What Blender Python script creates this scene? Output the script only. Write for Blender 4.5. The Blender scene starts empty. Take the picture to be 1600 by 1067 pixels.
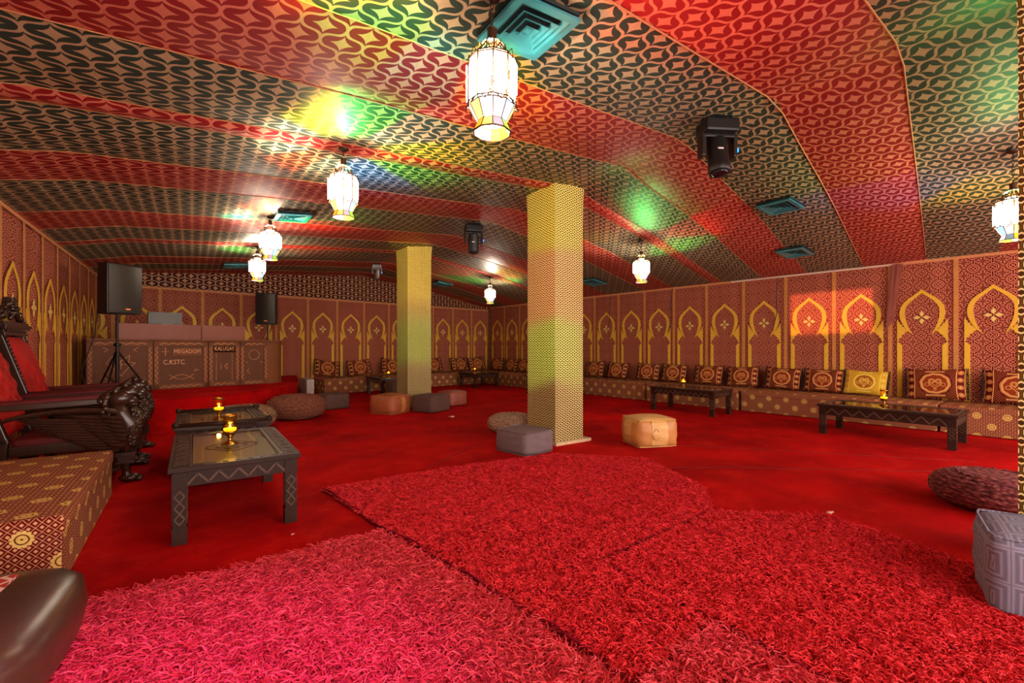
import bpy, bmesh, math, random
import numpy as np
from mathutils import Vector, Matrix
R = random.Random(7); rng = np.random.default_rng(7)
PI = math.pi
SC = bpy.context.scene
COL = SC.collection

# ------------------------------------------------------------------ camera, world, exposure
# world axes: +y runs down the room towards the back wall, +x towards the right wall
cam_d = bpy.data.cameras.new('camera'); cam = bpy.data.objects.new('camera', cam_d); COL.objects.link(cam)
cam.location = (0, 0, 1.3)
cam.rotation_euler = (PI/2, 0, -math.atan2(.575, .818))
cam_d.sensor_width = 36; cam_d.lens = 16.0; cam_d.shift_y = 7.5/1600
cam_d.clip_start = .05; cam_d.clip_end = 100
SC.camera = cam
SC.view_settings.view_transform = 'Standard'; SC.view_settings.look = 'None'
SC.view_settings.exposure = 0.6; SC.view_settings.gamma = 1; SC.view_settings.use_curve_mapping = False
world = bpy.data.worlds.new('world'); SC.world = world; world.use_nodes = True
WB = world.node_tree.nodes['Background']
WB.inputs[0].default_value = (1.0, .86, .76, 1); WB.inputs[1].default_value = 4.5
LANTERN = 34.0          # emission of the lantern glass
GLOW = 1.0

# ------------------------------------------------------------------ node expression helper
def lin(c):
    return tuple(((v/255)/12.92 if v/255 <= .04045 else ((v/255+.055)/1.055)**2.4) for v in c) + (1.0,)

class X:
    """a value in a node tree; arithmetic makes Math nodes"""
    def __init__(s, nt, sock): s.nt = nt; s.k = sock
    def op(s, o, *a, clamp=False):
        n = s.nt.nodes.new('ShaderNodeMath'); n.operation = o; n.use_clamp = clamp
        for i, v in enumerate((s,)+a):
            if isinstance(v, X): s.nt.links.new(v.k, n.inputs[i])
            else: n.inputs[i].default_value = v
        return X(s.nt, n.outputs[0])
    def __add__(s, o): return s.op('ADD', o)
    __radd__ = __add__
    def __sub__(s, o): return s.op('SUBTRACT', o)
    def __rsub__(s, o): return s.op('MULTIPLY', -1.0).op('ADD', o)
    def __mul__(s, o): return s.op('MULTIPLY', o)
    __rmul__ = __mul__
    def __truediv__(s, o): return s.op('DIVIDE', o)
    def __pow__(s, o): return s.op('POWER', o)
    def __abs__(s): return s.op('ABSOLUTE')
    def frac(s): return s.op('FRACT')
    def floor(s): return s.op('FLOOR')
    def sin(s): return s.op('SINE')
    def lt(s, o): return s.op('LESS_THAN', o)
    def gt(s, o): return s.op('GREATER_THAN', o)
    def mx(s, o): return s.op('MAXIMUM', o)
    def mn(s, o): return s.op('MINIMUM', o)
    def sqrt(s): return s.op('SQRT')
    def inv(s): return 1.0 - s
def hyp(a, b): return (a*a + b*b).sqrt()
def band(x, c, w): return abs(x - c).lt(w)

class Mt:
    def __init__(s, name, rough=.7, metal=0.0, **kw):
        s.m = bpy.data.materials.new(name); s.m.use_nodes = True; s.nt = s.m.node_tree
        s.b = s.nt.nodes['Principled BSDF']
        s.b.inputs['Roughness'].default_value = rough; s.b.inputs['Metallic'].default_value = metal
        for k, v in kw.items(): s.b.inputs[k.replace('_', ' ')].default_value = v
    def tc(s, what='UV'):
        n = s.nt.nodes.new('ShaderNodeTexCoord'); sp = s.nt.nodes.new('ShaderNodeSeparateXYZ')
        s.nt.links.new(n.outputs[what], sp.inputs[0])
        return [X(s.nt, sp.outputs[i]) for i in range(3)]
    def vec(s, what='Object'):
        return s.nt.nodes.new('ShaderNodeTexCoord').outputs[what]
    def noise(s, scale, detail=3, what='Object', stretch=None, rough=.55):
        n = s.nt.nodes.new('ShaderNodeTexNoise'); n.inputs['Scale'].default_value = scale
        n.inputs['Detail'].default_value = detail; n.inputs['Roughness'].default_value = rough
        v = s.vec(what)
        if stretch:
            mp = s.nt.nodes.new('ShaderNodeMapping'); mp.inputs['Scale'].default_value = stretch
            s.nt.links.new(v, mp.inputs[0]); v = mp.outputs[0]
        s.nt.links.new(v, n.inputs['Vector'])
        return X(s.nt, n.outputs['Fac'])
    def col(s, c):
        n = s.nt.nodes.new('ShaderNodeRGB'); n.outputs[0].default_value = lin(c) if max(c) > 1.5 else tuple(c)+(1,)
        return n.outputs[0]
    def mix(s, f, a, b):
        n = s.nt.nodes.new('ShaderNodeMix'); n.data_type = 'RGBA'
        if isinstance(f, X): s.nt.links.new(f.k, n.inputs[0])
        else: n.inputs[0].default_value = f
        for i, v in ((6, a), (7, b)):
            if isinstance(v, tuple): n.inputs[i].default_value = lin(v)
            else: s.nt.links.new(v, n.inputs[i])
        return n.outputs[2]
    def base(s, c):
        if isinstance(c, tuple): s.b.inputs['Base Color'].default_value = lin(c)
        else: s.nt.links.new(c, s.b.inputs['Base Color'])
        return s
    def bump(s, h, strength=.3, dist=.01):
        n = s.nt.nodes.new('ShaderNodeBump'); n.inputs['Strength'].default_value = strength
        n.inputs['Distance'].default_value = dist
        s.nt.links.new(h.k, n.inputs['Height']); s.nt.links.new(n.outputs[0], s.b.inputs['Normal'])
        return s

def simple(name, c, rough=.6, metal=0.0, var=.18, scale=12, bump=0, stretch=None, **kw):
    t = Mt(name, rough, metal, **kw)
    n = t.noise(scale, 4, stretch=stretch)
    d = tuple(v*(1-var) for v in c); e = tuple(min(255, v*(1+var)) for v in c)
    t.base(t.mix(n, d, e))
    if bump: t.bump(n, bump, .01)
    return t.m
def emis(name, c, strength):
    t = Mt(name, .4); t.base(c)
    t.b.inputs['Emission Color'].default_value = lin(c); t.b.inputs['Emission Strength'].default_value = strength
    return t.m

M = {}
# --- ceiling cloth: ogee lattice with a fleur in each cell
def ceiling_cloth(name, dark, light):
    t = Mt(name, .55); u, v, _ = t.tc('UV')
    a = u/.25 + v/.25; b = u/.25 - v/.25
    A = a + (b*2*PI).sin()*.11; B = b + (a*2*PI).sin()*.11
    ln = (abs(A.frac()-.5)).gt(.438).mx((abs(B.frac()-.5)).gt(.438))
    x = a.frac()-.5; y = b.frac()-.5
    du = x + y; dv = x - y
    star = ((abs(du)**.62) + (abs(dv)**.62)).lt(.735)
    bulb = hyp((du+.17)*1.0, dv*1.5).lt(.17)
    hole = hyp((du+.42), dv*1.0).lt(.06)
    m = ln.mx(star).mx(bulb).mx(hole)
    n = t.noise(60, 3, stretch=(1, .15, 1))
    light2 = tuple(v_*.82 for v_ in light)
    t.base(t.mix(m, dark, t.mix(n, light2, light)))
    t.bump(m + n*.5, .25, .004)
    t.b.inputs['Specular IOR Level'].default_value = .12
    return t.m
M['cloth_red'] = ceiling_cloth('red_tent_cloth', (136, 30, 34), (220, 130, 106))
M['cloth_green'] = ceiling_cloth('green_tent_cloth', (48, 62, 54), (190, 166, 130))
M['cloth_brown'] = ceiling_cloth('brown_tent_cloth', (58, 12, 10), (206, 150, 112))
# --- arabesque wall cloth
def wall_cloth():
    t = Mt('arabesque_cloth', .8, Specular_IOR_Level=.12); u, v, _ = t.tc('UV'); p = .215
    fx = (u/p).frac()-.5; fy = (v/p).frac()-.5
    x = abs(fx); y = abs(fy)
    r = hyp(x, y)
    cx = .5-x; cy = .5-y; rc = hyp(cx, cy)          # distance to the cell corner
    l = band(rc, .30, .028).mx(band(rc, .19, .024)).mx(rc.lt(.05))
    l = l.mx(band(abs(cx-cy), 0.0, .03)*rc.gt(.06)*rc.lt(.19)).mx(band(x+y, .42, .02)).mx(band(x+y, .34, .02))
    l = l.mx(band(x, .44, .018)*y.lt(.24)).mx(band(y, .44, .018)*x.lt(.24)).mx(r.lt(.235))
    ast = (x.lt(.028).mx(y.lt(.028)).mx(abs(x-y).lt(.036)))*r.lt(.30)*r.gt(.03)
    pet = hyp(x-.15, y).lt(.05).mx(hyp(x, y-.15).lt(.05))
    l = l*(1.0-ast.mx(pet))
    n = t.noise(1.3, 2)
    dark = t.mix(n, (80, 12, 14), (108, 22, 20)); lt = t.mix(n, (200, 112, 86), (228, 148, 114))
    t.base(t.mix(l, dark, lt)); t.bump(l, .1, .002)
    return t.m
M['wall'] = wall_cloth()
M['gold'] = simple('gold_applique', (226, 176, 44), .6, var=.06)
M['petal'] = simple('pale_gold_applique', (226, 196, 110), .6, var=.06)
M['strip'] = simple('tan_braid', (196, 128, 62), .7, var=.12, scale=20)
M['hem'] = simple('tan_hem', (206, 136, 84), .7, var=.1)
M['cord'] = simple('seam_cord', (176, 120, 76), .7, var=.1)
# --- pillar cloth: rows of hexagonal rings
def hexcloth():
    t = Mt('hex_ring_cloth', .7, Specular_IOR_Level=.15); u, v, _ = t.tc('UV'); w = .062; h = w*math.sqrt(3)
    def cell(ou, ov):
        x = ((u/w+ou).frac()-.5); y = ((v/h+ov).frac()-.5)*math.sqrt(3)
        ax = abs(x); ay = abs(y)
        return (ax*.5+ay*.866).mx(ax)
    d = cell(0, 0).mn(cell(.5, .5))
    ring = band(d, .30, .075)
    n = t.noise(2, 2)
    t.base(t.mix(ring, t.mix(d.gt(.46), (74, 48, 16), (112, 84, 30)), t.mix(n, (236, 214, 142), (246, 230, 168))))
    t.bump(ring, .2, .002)
    return t.m
M['hex'] = hexcloth()
# --- bench fabric: small diamond lattice and large rosettes
def bench_cloth():
    t = Mt('bench_brocade', .8, Specular_IOR_Level=.12); u, v, _ = t.tc('UV')
    a = u/.05+v/.05; b = u/.05-v/.05
    fa = abs(a.frac()-.5); fb = abs(b.frac()-.5)
    lines = fa.gt(.462).mx(fb.gt(.462))
    dots = (fa.lt(.19)*fb.lt(.19))
    P, Q = .30, .30
    def disc(ou, ov):
        x = ((u/P+ou).frac()-.5)*P; y = ((v/Q+ov).frac()-.5)*Q
        return x, y
    x1, y1 = disc(0, 0); x2, y2 = disc(.5, .5)
    r = hyp(x1, y1).mn(hyp(x2, y2))
    def petal(x, y):
        at = y.op('ARCTAN2', x)
        return hyp(x, y) - abs((at*6).sin())*.008
    pr = petal(x1, y1).mn(petal(x2, y2))
    disc_m = pr.lt(.040)
    rr = band(r, .026, .0035).mx(r.lt(.006))
    base = t.mix(lines.mx(dots), (104, 18, 16), (212, 158, 112))
    full = t.mix(disc_m, base, t.mix(rr, (222, 184, 104), (110, 60, 24)))
    t.base(full); t.bump(disc_m + lines*.4, .25, .003)
    return t.m
M['bench'] = bench_cloth()
# --- cushion with medallion
def cushion_cloth(name, dark, light, red):
    t = Mt(name, .8, Specular_IOR_Level=.12); u, v, _ = t.tc('UV')
    a = u/.034+v/.034; b = u/.034-v/.034
    dots = (abs(a.frac()-.5).lt(.17)*abs(b.frac()-.5).lt(.17))
    r = hyp(u*.92, v)
    au = abs(u); at_ = v.op('ARCTAN2', u)
    wob = r - (at_*10).sin()*.003
    ring = band(wob, .158, .013).mx(band(wob, .178, .003))
    inside = r.lt(.142)
    h1 = hyp(au-.042, v-.038)
    sw = band(h1, .036, .006).mx(band(h1, .020, .004)*v.gt(.02)).mx(band(v+.085-au*.95, 0.0, .007)*au.lt(.085)*v.lt(.03)).mx(band(v+.045-au*.95, 0.0, .005)*au.lt(.06))
    sw = sw.mx(band(hyp(au-.10, v+.02), .03, .004)).mx(band(hyp(u, v+.105), .016, .004))
    side = au.gt(.262)
    sline = band(au, .262, .006).mx(band(au, .355, .005))
    sd = hyp(au-.308, ((v/.12).frac()-.5)*.12).lt(.034)
    sr = band(hyp(au-.308, ((v/.12).frac()-.5)*.12), .022, .004)
    tb = band(abs(v), .205, .012)*au.lt(.12)
    m = (dots*side.inv()*r.gt(.20)).mx(ring).mx(sw*inside).mx(sline).mx(tb)
    base = t.mix(side, t.mix(inside, dark, red), dark)
    c = t.mix(m, base, light)
    c = t.mix(sd*side, c, light); c = t.mix(sr*side, c, red)
    t.base(c); t.bump(m, .2, .002)
    return t.m
M['cushion'] = cushion_cloth('medallion_brocade', (92, 16, 12), (214, 150, 86), (134, 52, 20))
M['cushion_y'] = cushion_cloth('gold_medallion_brocade', (206, 158, 36), (236, 206, 92), (166, 96, 26))
for _k in ('cushion_y',):
    pass
M['fringe'] = simple('dark_fringe', (40, 12, 12), .9)
M['goldfringe'] = simple('gold_fringe', (214, 150, 50), .7)
# --- carpets
def carpet():
    t = Mt('red_carpet', .9); n1 = t.noise(.9, 4, rough=.6); n2 = t.noise(9, 4, stretch=(1, 2.2, 1)); n3 = t.noise(160, 2)
    n1 = ((n1-.5)*2.6+.5).op('ADD', 0, clamp=True); n4 = t.noise(2.6, 5, rough=.7); n4 = ((n4-.48)*4.0).op('ADD', 0, clamp=True)
    c = t.mix(n1, (140, 0, 3), (204, 6, 10)); c = t.mix(n2*n4*.9, c, (226, 36, 24))
    t.base(c); t.bump(n3 + n2*.8, .45, .012)
    t.b.inputs['Specular IOR Level'].default_value = .08
    return t.m
M['carpet'] = carpet()
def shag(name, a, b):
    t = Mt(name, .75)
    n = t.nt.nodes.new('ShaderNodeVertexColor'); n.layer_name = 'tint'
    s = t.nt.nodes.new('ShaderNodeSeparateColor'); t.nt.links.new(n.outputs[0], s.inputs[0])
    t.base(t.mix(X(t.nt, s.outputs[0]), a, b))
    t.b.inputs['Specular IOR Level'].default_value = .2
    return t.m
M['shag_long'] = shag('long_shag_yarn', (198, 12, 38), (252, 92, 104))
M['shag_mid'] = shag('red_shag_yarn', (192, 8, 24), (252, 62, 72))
M['rugback'] = simple('rug_backing', (130, 4, 14), .9)
M['rugedge'] = simple('rug_binding', (120, 6, 34), .85, Specular_IOR_Level=.1)
# --- hard materials
def wood(name, a, b, rough=.35, scale=6, spec=.5):
    t = Mt(name, rough, Specular_IOR_Level=spec); n = t.noise(scale, 5, stretch=(1, 1, .2)); n2 = t.noise(scale*9, 3, stretch=(1, 1, .1))
    t.base(t.mix(n*.6+n2*.4, a, b)); t.bump(n2, .15, .003)
    return t.m
M['ebony'] = wood('dark_carved_wood', (28, 14, 10), (70, 42, 32), .24)
M['ebony2'] = wood('grey_brown_carved_wood', (30, 16, 12), (62, 38, 30), .4, 6, .2)
M['relief'] = wood('lightened_carved_relief', (62, 42, 34), (104, 78, 64), .38, 6, .3)  # relief contrast put into the colour: raised carving lighter than its wood
M['inlay'] = wood('aged_table_panel', (120, 98, 66), (170, 146, 104), .4, 5)
M['booth'] = wood('brown_carved_panel', (98, 52, 24), (146, 86, 44), .7)
M['booth_d'] = wood('dark_brown_panel', (80, 42, 20), (116, 66, 32), .7)
M['booth_l'] = simple('pale_relief', (196, 136, 90), .6)  # booth relief, paler than the panels behind it
M['booth_p'] = simple('dark_plaque', (52, 24, 12), .8, Specular_IOR_Level=.1)
M['letter'] = simple('raised_letters', (224, 164, 116), .6, var=.08)
M['plank'] = wood('reddish_board', (118, 56, 40), (150, 78, 56), .5)
M['velvet'] = simple('red_velvet', (158, 12, 10), .65, var=.3, scale=5, Specular_IOR_Level=.25)
M['velvet_d'] = simple('dark_red_velvet', (84, 8, 8), .6, var=.2, Specular_IOR_Level=.3)
M['brass'] = simple('brass', (190, 148, 74), .25, 1.0, var=.1)
M['iron'] = simple('dark_bronze', (70, 50, 36), .45, .8, var=.2)
M['black'] = simple('black_plastic', (18, 18, 19), .4, var=.2)
M['grille'] = simple('speaker_grille', (52, 46, 40), .38, .5, var=.1, scale=30)
M['black_metal'] = simple('black_metal', (24, 20, 20), .35, .6)
M['silver'] = simple('silver_housing', (150, 150, 150), .35, .8)
M['lens'] = simple('lens_glass', (20, 22, 30), .05, 0, var=.1)
M['teal'] = simple('teal_painted_metal', (58, 142, 152), .35, .2, var=.08)
M['teal_d'] = simple('teal_shadowed_slot', (20, 34, 36), .6)
M['blue_led'] = emis('blue_light', (30, 120, 255), 3)
M['white_mark'] = simple('white_marking', (225, 225, 225), .5, var=.03)
M['orange_mark'] = simple('orange_badge', (255, 150, 80), .5, var=.03)
M['grey_box'] = simple('grey_case', (104, 100, 98), .5, var=.06)
M['pale_box'] = simple('pale_case', (198, 192, 184), .5, var=.05)
M['stone'] = simple('pillar_plinth_stone', (206, 178, 140), .8, bump=.2)
M['white_pipe'] = simple('white_conduit', (226, 222, 222), .4, var=.02)
M['cable'] = simple('black_cable', (26, 14, 12), .6)
M['leather_tan'] = simple('tan_leather', (196, 134, 72), .45, var=.16, scale=5, bump=.15)
M['leather_tan2'] = simple('pale_tan_leather', (218, 172, 104), .5, var=.1, scale=5, bump=.15)
M['leather_or'] = simple('orange_brown_leather', (158, 84, 50), .5, var=.2, scale=6, bump=.15)
M['leather_dk'] = simple('dark_brown_leather', (70, 46, 30), .3, var=.2, scale=5, bump=.35)
M['leather_rd'] = simple('reddish_leather', (150, 80, 66), .5, var=.15, scale=6)
M['grey_suede'] = simple('grey_cloth', (116, 96, 100), .85, var=.12, scale=8, bump=.15)
M['taupe'] = simple('taupe_cloth', (92, 66, 58), .85, var=.14, scale=8)
M['bluegrey'] = None
def geo_weave():
    t = Mt('blue_grey_maze_weave', .85); x, y, z = t.tc('UV')
    p = .17
    fx = abs((x/p).frac()-.5); fy = abs((y/p).frac()-.5)
    d = (fx.mx(fy)*7).frac(); m = d.lt(.42)
    w = ((x/.006).frac()-.5)*((y/.006).frac()-.5)
    t.base(t.mix(m, (112, 112, 134), (146, 148, 170))); t.bump(m + w, .5, .004)
    return t.m
M['bluegrey'] = geo_weave()
def braid(name, a, b, sc=26):
    t = Mt(name, .85)
    v = t.nt.nodes.new('ShaderNodeTexVoronoi'); v.inputs['Scale'].default_value = sc
    mp = t.nt.nodes.new('ShaderNodeMapping'); mp.inputs['Scale'].default_value = (1, 1, 1.9)
    t.nt.links.new(t.vec(), mp.inputs[0]); t.nt.links.new(mp.outputs[0], v.inputs['Vector'])
    d = X(t.nt, v.outputs['Distance'])
    t.base(t.mix(d*1.5, b, a)); t.bump(1.0-d, .9, .02)
    return t.m
M['braid_tan'] = braid('tan_braid_pouf', (112, 62, 42), (178, 110, 76), 36)
M['braid_pale'] = braid('pale_braid_pouf', (110, 78, 54), (206, 166, 124), 30)
M['braid_white'] = braid('cream_braid_pouf', (150, 116, 94), (222, 194, 164), 34)
M['braid_red'] = braid('rose_braid_pouf', (96, 30, 36), (172, 84, 84), 26)
def kilim():
    t = Mt('red_kilim', .85); u, v, _ = t.tc('UV')
    z = abs((v/.09).frac()-.5)*.09
    m = ((abs(u)+z)/.05).frac().lt(.45)*abs(u).gt(.10)
    t.base(t.mix(m, (178, 34, 26), (224, 198, 172))); return t.m
M['kilim'] = kilim()
# glass
def glass(name, c, ior=1.45):
    """thin pane: clear with a Fresnel reflection"""
    t = Mt(name, .03); nt = t.nt; nt.nodes.remove(t.b)
    tr = nt.nodes.new('ShaderNodeBsdfTransparent'); tr.inputs[0].default_value = lin(c)
    gl = nt.nodes.new('ShaderNodeBsdfGlossy'); gl.inputs['Roughness'].default_value = .04
    lw = nt.nodes.new('ShaderNodeLayerWeight'); lw.inputs[0].default_value = .5
    f0 = ((ior-1)/(ior+1))**2
    fr = (X(nt, lw.outputs['Facing'])**5.0)*(1-f0)*.8+f0
    mx = nt.nodes.new('ShaderNodeMixShader'); nt.links.new(fr.k, mx.inputs[0]); nt.links.new(tr.outputs[0], mx.inputs[1]); nt.links.new(gl.outputs[0], mx.inputs[2])
    nt.links.new(mx.outputs[0], nt.nodes['Material Output'].inputs[0]); return t.m
M['amber_glass'] = glass('amber_candle_glass', (255, 236, 180), 1.35)
M['flame'] = emis('candle_flame', (255, 190, 70), 14)
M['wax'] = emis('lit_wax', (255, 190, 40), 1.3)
M['table_glass'] = glass('table_top_glass', (250, 250, 245), 1.25)
M['pane_w'] = emis('lit_white_glass', (255, 240, 215), LANTERN)
for nm, c, st in (('pane_y', (255, 225, 130), 1.0), ('pane_p', (255, 205, 190), 1.0), ('pane_b', (160, 200, 255), 1.0), ('pane_g', (150, 215, 60), .6),
                  ('pane_m', (190, 165, 185), .45), ('pane_o', (250, 180, 40), .6), ('pane_s', (120, 150, 175), .4), ('pane_yd', (225, 200, 90), .5)):
    M[nm] = emis('lit_glass_'+{'pane_y': 'yellow', 'pane_p': 'pink', 'pane_b': 'blue', 'pane_g': 'green', 'pane_m': 'mauve', 'pane_o': 'amber', 'pane_s': 'slate', 'pane_yd': 'straw'}[nm], c, st)

# ------------------------------------------------------------------ mesh helper
class MB:
    def __init__(s): s.v = []; s.f = []; s.n = 0; s.uv = None
    def add(s, vs, fs):
        o = len(s.v); s.v += [tuple(v) for v in vs]; s.f += [tuple(i+o for i in f) for f in fs]; return s
    def box(s, c, d, rz=0, M4=None):
        x, y, z = d[0]/2, d[1]/2, d[2]/2
        vs = [Vector((a*x, b*y, e*z)) for e in (-1, 1) for b in (-1, 1) for a in (-1, 1)]
        R_ = Matrix.Rotation(rz, 3, 'Z') if not M4 else M4.to_3x3()
        vs = [R_ @ v + Vector(c) for v in vs]
        return s.add(vs, [(0, 2, 3, 1), (4, 5, 7, 6), (0, 1, 5, 4), (2, 6, 7, 3), (0, 4, 6, 2), (1, 3, 7, 5)])
    def bar(s, p, q, w, h=None, up=(0, 0, 1)):
        """square bar from p to q"""
        h = h or w; p = Vector(p); q = Vector(q); d = (q-p); L = d.length; d.normalize()
        u = Vector(up)
        if abs(d.dot(u)) > .98: u = Vector((1, 0, 0))
        a = d.cross(u).normalized(); b = a.cross(d)
        vs = [P + a*i*w/2 + b*j*h/2 for P in (p, q) for j in (-1, 1) for i in (-1, 1)]
        return s.add(vs, [(0, 1, 3, 2), (4, 6, 7, 5), (0, 4, 5, 1), (2, 3, 7, 6), (0, 2, 6, 4), (1, 5, 7, 3)])
    def tube(s, pts, r, n=8):
        pts = [Vector(p) for p in pts]; rs = r if isinstance(r, (list, tuple)) else [r]*len(pts)
        vs = []; fs = []
        pa = None
        for i, p in enumerate(pts):
            d = (pts[min(i+1, len(pts)-1)] - pts[max(i-1, 0)]).normalized()
            if pa is None:
                u = Vector((0, 0, 1)) if abs(d.z) < .9 else Vector((1, 0, 0))
                pa = d.cross(u).normalized()
            pa = (pa - d*pa.dot(d)).normalized(); b = d.cross(pa)
            for k in range(n):
                t = 2*PI*k/n; vs.append(p + (pa*math.cos(t)+b*math.sin(t))*rs[i])
        for i in range(len(pts)-1):
            for k in range(n):
                fs.append((i*n+k, i*n+(k+1) % n, (i+1)*n+(k+1) % n, (i+1)*n+k))
        fs.append(tuple(reversed(range(n)))); fs.append(tuple((len(pts)-1)*n+k for k in range(n)))
        return s.add(vs, fs)
    def lathe(s, prof, n=20, c=(0, 0, 0), sx=1, sy=1, ph=0, cap=True):
        vs = []; fs = []
        for r, z in prof:
            for k in range(n):
                t = 2*PI*k/n+ph; vs.append((c[0]+r*math.cos(t)*sx, c[1]+r*math.sin(t)*sy, c[2]+z))
        m = len(prof)
        for i in range(m-1):
            for k in range(n):
                fs.append((i*n+k, i*n+(k+1) % n, (i+1)*n+(k+1) % n, (i+1)*n+k))
        if cap:
            fs.append(tuple(reversed(range(n)))); fs.append(tuple((m-1)*n+k for k in range(n)))
        return s.add(vs, fs)
    def ball(s, c, r, n=10, m=6, rot=None):
        rr = r if isinstance(r, (list, tuple)) else (r, r, r)
        vs = []; fs = []
        for i in range(1, m):
            a = PI*i/m
            for k in range(n):
                t = 2*PI*k/n
                v = Vector((math.sin(a)*math.cos(t)*rr[0], math.sin(a)*math.sin(t)*rr[1], math.cos(a)*rr[2]))
                if rot: v = rot @ v
                vs.append(v+Vector(c))
        a = Vector((0, 0, rr[2])); 
        if rot: a = rot @ a
        vs.append(Vector(c)+a); vs.append(Vector(c)-a)
        T = len(vs)-2
        for i in range(m-2):
            for k in range(n):
                fs.append((i*n+k, (i+1)*n+k, (i+1)*n+(k+1) % n, i*n+(k+1) % n))
        for k in range(n):
            fs.append((T, k, (k+1) % n)); fs.append((T+1, (m-2)*n+(k+1) % n, (m-2)*n+k))
        return s.add(vs, fs)
    def prism(s, poly, t0, t1, plane='xz'):
        """polygon in plane xz extruded along y, or xy along z, or yz along x"""
        n = len(poly)
        def P(a, b, t): return {'xz': (a, t, b), 'xy': (a, b, t), 'yz': (t, a, b)}[plane]
        vs = [P(a, b, t0) for a, b in poly]+[P(a, b, t1) for a, b in poly]
        fs = [tuple(range(n)), tuple(reversed(range(n, 2*n)))]+[(i, (i+1) % n, n+(i+1) % n, n+i) for i in range(n)]
        return s.add(vs, fs)
    def mesh(s, name, mat, smooth=False, bevel=0, seg=2, uv='box'):
        me = bpy.data.meshes.new(name); me.from_pydata(s.v, [], s.f); 
        bm = bmesh.new(); bm.from_mesh(me)
        if bevel:
            bmesh.ops.remove_doubles(bm, verts=bm.verts, dist=1e-5)
            bmesh.ops.bevel(bm, geom=list(bm.edges), offset=bevel, segments=seg, profile=.6, affect='EDGES', clamp_overlap=True)
        bmesh.ops.recalc_face_normals(bm, faces=bm.faces)
        if uv == 'box':
            l = bm.loops.layers.uv.new('UVMap')
            for f in bm.faces:
                nx, ny, nz = (abs(c) for c in f.normal)
                for lo in f.loops:
                    x, y, z = lo.vert.co
                    if nz >= nx and nz >= ny: lo[l].uv = (x, y)
                    elif nx >= ny: lo[l].uv = (y, z)
                    else: lo[l].uv = (x, z)
        if smooth:
            for f in bm.faces: f.smooth = True
        bm.to_mesh(me); bm.free()
        if mat: me.materials.append(mat)
        if smooth == 'auto':
            me.set_sharp_from_angle(angle=math.radians(40))
        return me
    def build(s, name, mat, parent=None, **k):
        return link(name, s.mesh(name, mat, **k), parent)

def link(name, me, parent=None, loc=None, rz=None, M4=None):
    o = bpy.data.objects.new(name, me); COL.objects.link(o)
    if parent: o.parent = parent
    if loc is not None: o.location = loc
    if rz is not None: o.rotation_euler = (0, 0, rz)
    if M4 is not None: o.matrix_local = M4
    return o
def thing(name, label, cat, loc=(0, 0, 0), rz=0, group=None, rot=None):
    o = bpy.data.objects.new(name, None); COL.objects.link(o); o.location = loc
    o.rotation_euler = rot if rot else (0, 0, rz); o.empty_display_size = .1
    return tag(o, label, cat, group)
def tag(o, label, cat, group=None):
    o['label'] = label; o['category'] = cat
    if group: o['group'] = group
    return o
def struct(o): o['kind'] = 'structure'; return o
def copy_tree(o, parent=None):
    c = o.copy(); COL.objects.link(c); c.parent = parent
    for k in ('label', 'group'):
        pass
    for ch in [x for x in bpy.data.objects if x.parent == o]: copy_tree(ch, c)
    return c
KIDS = {}
def copy_of(o, label, loc, rz):
    if o.name not in KIDS:
        d = {}
        for x in bpy.data.objects:
            if x.parent: d.setdefault(x.parent.name, []).append(x)
        KIDS[o.name] = d
    d = KIDS[o.name]
    def go(a, par):
        c = a.copy(); COL.objects.link(c); c.parent = par
        for ch in d.get(a.name, []): go(ch, c)
        return c
    r = go(o, None); r['label'] = label; r.location = loc; r.rotation_euler = (0, 0, rz)
    return r

# ================================================================== THE SETTING
def wallq(s): return 10.346 - .0795*s          # right wall
def walls_(q): return 13.453 + .1326*q         # back wall
LW = -1.66
RQ = 4.25           # the ridge
PR = [(-1.66, 2.82), (-.9, 3.0), (.8, 3.17), (2.6, 3.32), (4.25, 3.47)]
PU = [(0, 3.47), (.12, 3.39), (.30, 3.30), (.47, 3.20), (.73, 2.98), (.87, 2.86), (1.0, 2.76)]
def ceil_z(q, s):
    if q <= RQ: return float(np.interp(q, [a for a, b in PR], [b for a, b in PR]))
    u = (q-RQ)/(wallq(s)-RQ)
    return float(np.interp(u, [a for a, b in PU], [b for a, b in PU]))
# floor
fl = MB(); fl.box((4.2, 5.6, -.06), (14.5, 19.2, .12)); floor = struct(fl.build('floor', M['carpet']))
# carpet seams: thin rolled edges where the widths meet
def seam(name, pts, r=.006, mat='rugedge'):
    return MB().tube([(x, y, .002) for x, y in pts], r, 5).build(name, M[mat], floor)
def G(px, py, z=0.0):
    """point of the room at height z seen at photo pixel (px, py)"""
    Y = 711*(1.3-z)/(py-541); X_ = (px-800)/711*Y
    return (.818*X_+.575*Y, -.575*X_+.818*Y)
M['seamdark'] = simple('carpet_seam', (110, 2, 4), .9)
seam('carpet_seam', [(1.2, 3.95), (2.2, 4.6), (3.3, 5.3)], .004, 'seamdark')
seam('carpet_seam', [(.9, 6.3), (1.9, 6.45), (3.3, 6.9)], .004, 'seamdark')
seam('carpet_seam', [(3.2, 3.6), (4.6, 2.75), (6.3, 1.35)], .004, 'seamdark')
seam('carpet_seam', [(4.4, 4.6), (5.6, 3.2), (7.2, 1.2)], .004, 'seamdark')
seam('carpet_seam', [(4.2, 8.3), (6.2, 8.7), (7.4, 9.0)], .004, 'seamdark')

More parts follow.
